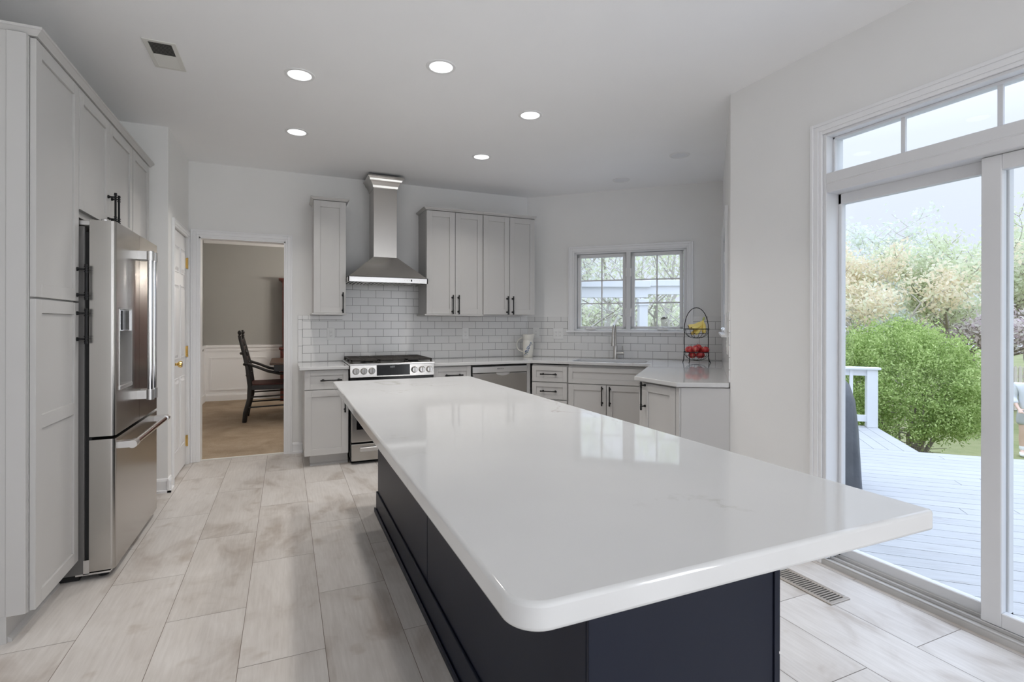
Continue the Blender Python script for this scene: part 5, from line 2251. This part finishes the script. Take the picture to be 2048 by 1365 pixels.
def tree(label, base, height, spread, leaf_m, bark, nleaf, leaf, seed, trunk_r=0.12, trunk_h=0.35, name='tree', cat='tree', multi=1, group=None, dens=1.0, low=0.35):
    rng = np.random.default_rng(seed)
    rnd = random.Random(seed)
    r = thing(name, label, cat, base, 0, group)
    tips = []
    mb = MB()

    def grow(p, d, length, rad, depth):
        pts, rs = [p.copy()], [rad]
        n = 5
        for k in range(n):
            d = (d + Vector((rnd.gauss(0, 0.12), rnd.gauss(0, 0.12), rnd.gauss(0.03, 0.08)))).normalized()
            p = p + d * (length / n)
            pts.append(p.copy())
            rs.append(rad * (1 - 0.55 * (k + 1) / n))
        mb.tube(pts, rs, 6 if depth < 2 else 4, cap=False)
        if depth >= 2:
            tips.extend(pts[2:])
        if depth < 4:
            nb_ = 5 if depth < 2 else 3
            for k in range(nb_):
                i = rnd.randint(2, n) if depth else rnd.randint(3, n)
                a = rnd.uniform(0, 2 * math.pi)
                side = Vector((math.cos(a), math.sin(a), rnd.uniform(0.15, 0.7)))
                side.x *= spread
                side.y *= spread
                grow(pts[i], (d * 0.55 + side).normalized(), length * rnd.uniform(0.5, 0.72), max(0.006, rs[i] * 0.6), depth + 1)
    for q in range(multi):
        a = 2 * math.pi * q / max(1, multi) + seed
        lean = 0.0 if multi == 1 else 0.28
        grow(Vector((0.08 * math.cos(a) * (multi > 1), 0.08 * math.sin(a) * (multi > 1), 0)), Vector((lean * math.cos(a), lean * math.sin(a), 1)).normalized(), height * trunk_h, trunk_r, 0)
    zmax = max(t.z for t in tips)
    k_ = height / zmax
    mb.v = [(v[0] * k_, v[1] * k_, v[2] * k_) for v in mb.v]
    mb.build('trunk', bark, r, smooth=True)
    T = np.array([[t.x * k_, t.y * k_, t.z * k_] for t in tips])
    T = T[T[:, 2] > height * low * 0.6]
    idx = rng.integers(0, len(T), nleaf)
    P_ = T[idx] + rng.normal(scale=height * 0.028 * dens, size=(nleaf, 3))
    leaf_mesh('foliage', P_, leaf, leaf_m, r, rng)
    return r


def ground(px, depth):
    """point on the lawn seen toward an image column at a given depth"""
    c, s = math.cos(0.411), math.sin(0.411)
    l = (px - 1024) / FPX * depth
    return (l * c + depth * s, -l * s + depth * c, LAWN)


tree('pale tan spring-leafed tree behind the round evergreen shrub', ground(1735, 14.0), 5.3, 1.0, M['leaf_tan'], M['bark_light'], 12000, 0.12, 3, 0.10)
tree('pale green spring tree right of the tan tree beyond the deck', ground(1905, 15.0), 5.5, 0.9, M['leaf_green'], M['bark'], 9000, 0.12, 7, 0.11)
tree('white-blossomed small tree between the tan tree and the lawn', ground(1800, 19.0), 4.6, 1.3, M['leaf_white'], M['bark_light'], 7000, 0.16, 12, 0.09)
tree('mauve blossoming bush beside the pale green tree', ground(1945, 17.5), 3.6, 1.5, M['leaf_pink'], M['bark'], 5000, 0.16, 15, 0.06, 0.25, multi=3)
tree('tall green tree at the right edge behind the person', ground(2075, 18.0), 6.6, 1.0, M['leaf_green'], M['bark'], 9000, 0.14, 21, 0.13)
tree('grey-green tree far behind the left edge of the sliding door glass', ground(1660, 20.0), 6.4, 1.1, M['leaf_white'], M['bark_light'], 5000, 0.16, 23, 0.12)
tree('bare-branched tree with pale buds seen in the left window sash', ground(1195, 12.0), 6.5, 1.0, M['leaf_white'], M['bark_light'], 4200, 0.09, 31, 0.11, low=0.1)
tree('thick-trunked budding tree seen in the right window sash', ground(1335, 11.0), 6.5, 1.0, M['leaf_green'], M['bark_light'], 3500, 0.09, 38, 0.13, low=0.1)
for i, (px, dp_) in enumerate(((1150, 15.0), (1225, 14.0), (1300, 15.5), (1375, 14.5), (1440, 16.0))):
    tree(['leftmost yellow-green shrub behind the corner window', 'second yellow-green shrub from the left behind the corner window',
          'middle yellow-green shrub behind the corner window', 'fourth yellow-green shrub behind the corner window',
          'rightmost yellow-green shrub behind the corner window'][i], ground(px, dp_), 3.3, 1.6, M['leaf_green'], M['bark_light'], 4500, 0.12, 50 + i, 0.05, 0.22,
         name='shrub', cat='shrub', multi=3, low=0.0, dens=1.6)

# big round evergreen by the deck
gx = ground(1796, 8.3)
ev = thing('evergreen_shrub', 'big round green evergreen shrub with bare stems beside the deck', 'shrub', gx)
rng = np.random.default_rng(2)
rnd = random.Random(9)
m = MB()
for k in range(26):
    a = rnd.uniform(0, 2 * math.pi)
    rad = rnd.uniform(0.45, 1.0)
    p0 = Vector((0.15 * math.cos(a), 0.15 * math.sin(a), 0))
    p3 = Vector((rad * math.cos(a), rad * math.sin(a), rnd.uniform(1.1, 2.0)))
    p1 = p0 + Vector((rad * 0.25 * math.cos(a), rad * 0.25 * math.sin(a), 0.6))
    pts = []
    for q in range(8):
        t_ = q / 7
        pp_ = p0 * (1 - t_) ** 2 + p1 * 2 * t_ * (1 - t_) + p3 * t_ ** 2
        pts.append(pp_ + Vector((rnd.gauss(0, 0.02), rnd.gauss(0, 0.02), 0)))
    m.tube(pts, [0.035 * (1 - 0.8 * q / 7) for q in range(8)], 5, cap=False)
    for q in (3, 4, 5, 6):
        dv = Vector((rnd.gauss(0, 0.3), rnd.gauss(0, 0.3), rnd.uniform(-0.1, 0.25)))
        m.tube([pts[q], pts[q] + dv * 0.5, pts[q] + dv], [0.010, 0.006, 0.003], 4, cap=False)
m.build('stems', M['bark'], ev, smooth=True)
ncl = 640
dirs = rng.normal(size=(ncl * 3, 3))
dirs /= np.linalg.norm(dirs, axis=1)[:, None]
dirs = dirs[dirs[:, 2] > -0.55][:ncl]
rad = np.array([1.08, 1.08, 1.05])
cen = np.array([0, 0, 1.53])
P_ = []
for d_ in dirs:
    c0 = cen + d_ * rad * rng.uniform(0.80, 1.0)
    axis = d_ * 0.7 + np.array([0, 0, 0.5]) + rng.normal(scale=0.25, size=3)
    axis /= np.linalg.norm(axis)
    kk = 110
    tt = rng.uniform(-0.18, 0.16, kk)[:, None]
    P_.append(c0 + axis * tt + rng.normal(scale=0.055, size=(kk, 3)))
P_ = np.concatenate(P_)
leaf_mesh('foliage', P_, 0.043, M['leaf_arbor'], ev, rng, 0.45, 0.5)

# picket fence
fe = thing('picket_fence', 'grey wooden picket fence at the back of the lawn', 'fence', ground(2010, 15.6), -0.35)
m = MB()
for k in range(40):
    x = k * 0.15
    m.prism([(x, 0), (x + 0.105, 0), (x + 0.105, 0.02), (x, 0.02)], 0.03, 1.30)
    m.add([(x, 0, 1.30), (x + 0.105, 0, 1.30), (x + 0.105, 0.02, 1.30), (x, 0.02, 1.30), (x + 0.052, 0, 1.37), (x + 0.052, 0.02, 1.37)],
          [(0, 1, 4), (2, 3, 5), (1, 2, 5, 4), (3, 0, 4, 5)])
m.build('pickets', M['picket'], fe)
m = MB()
m.box(0, 6.0, 0.02, 0.06, 0.25, 0.33)
m.box(0, 6.0, 0.02, 0.06, 1.0, 1.08)
m.build('rails', M['picket'], fe)
for k in range(4):
    m = MB()
    m.box(k * 1.97, k * 1.97 + 0.09, 0.06, 0.15, -0.01, 1.35)
    m.build('post', M['picket'], fe)

# white pergola beyond the corner window
gp = ground(1285, 8.0)
pg = thing('pergola', 'white pergola post and beams outside the corner window', 'pergola', (gp[0], gp[1], LAWN), -0.411)
m = MB()
m.box(-0.065, 0.065, -0.065, 0.065, 0.0, 3.00)
m.box(-0.08, 0.08, -0.08, 0.08, 2.90, 3.00)
m.build('post', M['white_paint'], pg, bevel=0.004)
m = MB()
m.box(-1.55, 0.07, -0.05, 0.03, 3.02, 3.27)
m.box(-1.6, 0.10, -0.09, 0.05, 3.18, 3.28)
m.build('beam', M['white_paint'], pg, bevel=0.004)
m = MB()
m.box(0.0, 2.0, -0.03, 0.05, 3.07, 3.27)
m.box(0.0, 2.0, -0.06, 0.07, 3.20, 3.29)
m.build('beam', M['white_paint'], pg, bevel=0.004)
for px_ in (-1.45, 1.9):
    m = MB()
    m.box(px_ - 0.065, px_ + 0.065, -0.065, 0.065, 0.0, 3.05)
    m.build('post', M['white_paint'], pg, bevel=0.004)


# ------------------------------------------------------------------ person on the lawn
def skin_mesh(name, verts, edges, radii, root, material, parent, sub=2):
    me = bpy.data.meshes.new(name)
    me.from_pydata([Vector(v) for v in verts], edges, [])
    o = bpy.data.objects.new(name, me)
    COL.objects.link(o)
    md = o.modifiers.new('skin', 'SKIN')
    for i, sv in enumerate(me.skin_vertices[0].data):
        rr_ = radii[i]
        sv.radius = (rr_, rr_) if not isinstance(rr_, tuple) else rr_
        sv.use_root = (i == root)
    md.use_smooth_shade = True
    s = o.modifiers.new('sub', 'SUBSURF')
    s.levels = s.render_levels = sub
    bpy.context.view_layer.update()
    dg = bpy.context.evaluated_depsgraph_get()
    m2 = bpy.data.meshes.new_from_object(o.evaluated_get(dg))
    m2.name = name
    bpy.data.objects.remove(o)
    m2.materials.clear()
    m2.materials.append(material)
    for p in m2.polygons:
        p.use_smooth = True
    o2 = bpy.data.objects.new(name, m2)
    COL.objects.link(o2)
    if parent:
        o2.parent = parent
    return o2


pg_ = ground(2060, 10.25)
pr = thing('person', 'person in a pale grey shirt and grey shorts standing on the lawn', 'person', pg_, -1.05)
# local: faces -y, x to the person's left as seen (+x right in view)
V, Eg, R = [], [], []


def jv(p, r, parent=None):
    V.append(p)
    R.append(r)
    if parent is not None:
        Eg.append((parent, len(V) - 1))
    return len(V) - 1


pel = jv((0, 0, 0.95), (0.15, 0.11))
ab = jv((0, 0, 1.12), (0.145, 0.105), pel)
chs = jv((0, 0, 1.32), (0.165, 0.115), ab)
nk0 = jv((0, 0.0, 1.46), (0.075, 0.065), chs)
nk = jv((0, -0.01, 1.52), 0.055, nk0)
hd0 = jv((0, -0.02, 1.60), (0.07, 0.085), nk)
hd1 = jv((0, -0.02, 1.69), (0.075, 0.092), hd0)
hd2 = jv((0, -0.015, 1.755), (0.055, 0.065), hd1)
for s in (-1, 1):
    sh = jv((s * 0.19, 0, 1.41), 0.062, chs)
    el = jv((s * 0.245, 0.0, 1.14), 0.044, sh)
    wr = jv((s * 0.19, -0.16, 0.96), 0.030, el)
    pm = jv((s * 0.165, -0.215, 0.925), (0.036, 0.020), wr)
    for q in range(4):
        f1 = jv((s * (0.135 + 0.02 * q), -0.265 - 0.006 * (q in (1, 2)), 0.905), 0.0095, pm)
        f2 = jv((s * (0.130 + 0.02 * q), -0.285, 0.875), 0.0085, f1)
    th = jv((s * 0.125, -0.205, 0.945), 0.011, pm)
    jv((s * 0.105, -0.235, 0.935), 0.009, th)
    hp = jv((s * 0.095, 0, 0.86), 0.088, pel)
    kn = jv((s * 0.105, -0.015, 0.49), 0.058, hp)
    cf = jv((s * 0.108, 0.012, 0.33), 0.058, kn)
    an = jv((s * 0.11, 0.01, 0.09), 0.036, cf)
    ft_ = jv((s * 0.115, -0.10, 0.04), (0.040, 0.030), an)
    jv((s * 0.118, -0.17, 0.03), (0.036, 0.022), ft_)
skin_mesh('body', V, Eg, R, 0, M['skin'], pr)
# face details
m = MB()
m.tube([(0, -0.105, 1.672), (0, -0.122, 1.645), (0, -0.108, 1.638)], [0.010, 0.013, 0.008], 8)
m.build('nose', M['skin'], pr, smooth=True)
for s in (-1, 1):
    m = MB()
    m.lathe([(0.0, -0.010), (0.009, -0.004), (0.009, 0.004), (0.0, 0.010)], s * 0.030, -0.102, 10, Matrix.Translation((0, 0, 1.677)))
    m.build('eye', M['hair'], pr, smooth=True)
    m = MB()
    m.tube([(s * 0.074, -0.012, 1.69), (s * 0.084, -0.005, 1.665), (s * 0.075, -0.012, 1.64)], [0.010, 0.013, 0.008], 8)
    m.build('ear', M['skin'], pr, smooth=True)
m = MB()
m.tube([(-0.022, -0.101, 1.612), (0, -0.107, 1.610), (0.022, -0.101, 1.612)], [0.003, 0.006, 0.003], 8)
m.build('mouth', mat('lips', (0.55, 0.28, 0.25), 0.5), pr, smooth=True)
skin_mesh('hair', [(0, 0.015, 1.64), (0, 0.02, 1.71), (0, -0.01, 1.775), (0, -0.045, 1.775)], [(0, 1), (1, 2), (2, 3)],
          [(0.070, 0.055), (0.080, 0.078), (0.062, 0.062), (0.045, 0.035)], 0, M['hair'], pr)
# shirt: torso and elbow-length loose sleeves
V, Eg, R = [], [], []
a0_ = jv((0, 0, 0.86), (0.175, 0.135))
a = jv((0, 0, 0.98), (0.178, 0.135), a0_)
b = jv((0, 0, 1.14), (0.178, 0.132), a)
c = jv((0, 0, 1.33), (0.190, 0.140), b)
jv((0, 0, 1.445), (0.105, 0.085), c)
for s in (-1, 1):
    sh = jv((s * 0.19, 0, 1.40), 0.085, c)
    el = jv((s * 0.25, 0.0, 1.15), 0.070, sh)
    jv((s * 0.215, -0.10, 1.03), 0.060, el)
skin_mesh('shirt', V, Eg, R, 0, M['shirt'], pr)
V, Eg, R = [], [], []
a = jv((0, 0, 0.93), (0.160, 0.120))
jv((0, 0, 1.04), (0.150, 0.112), a)
for s in (-1, 1):
    h1 = jv((s * 0.095, 0, 0.84), 0.112, a)
    jv((s * 0.112, -0.01, 0.60), 0.098, h1)
skin_mesh('shorts', V, Eg, R, 0, M['shorts'], pr)
for s in (-1, 1):
    V, Eg, R = [], [], []
    a = jv((s * 0.11, 0.01, 0.22), 0.050)
    b = jv((s * 0.11, 0.01, 0.10), 0.046, a)
    skin_mesh('sock', V, Eg, R, 0, M['sock'], pr)
    V, Eg, R = [], [], []
    a = jv((s * 0.11, 0.03, 0.055), (0.048, 0.050))
    b = jv((s * 0.115, -0.08, 0.045), (0.050, 0.042), a)
    jv((s * 0.12, -0.18, 0.035), (0.044, 0.032), b)
    skin_mesh('shoe', V, Eg, R, 0, M['sock'], pr)
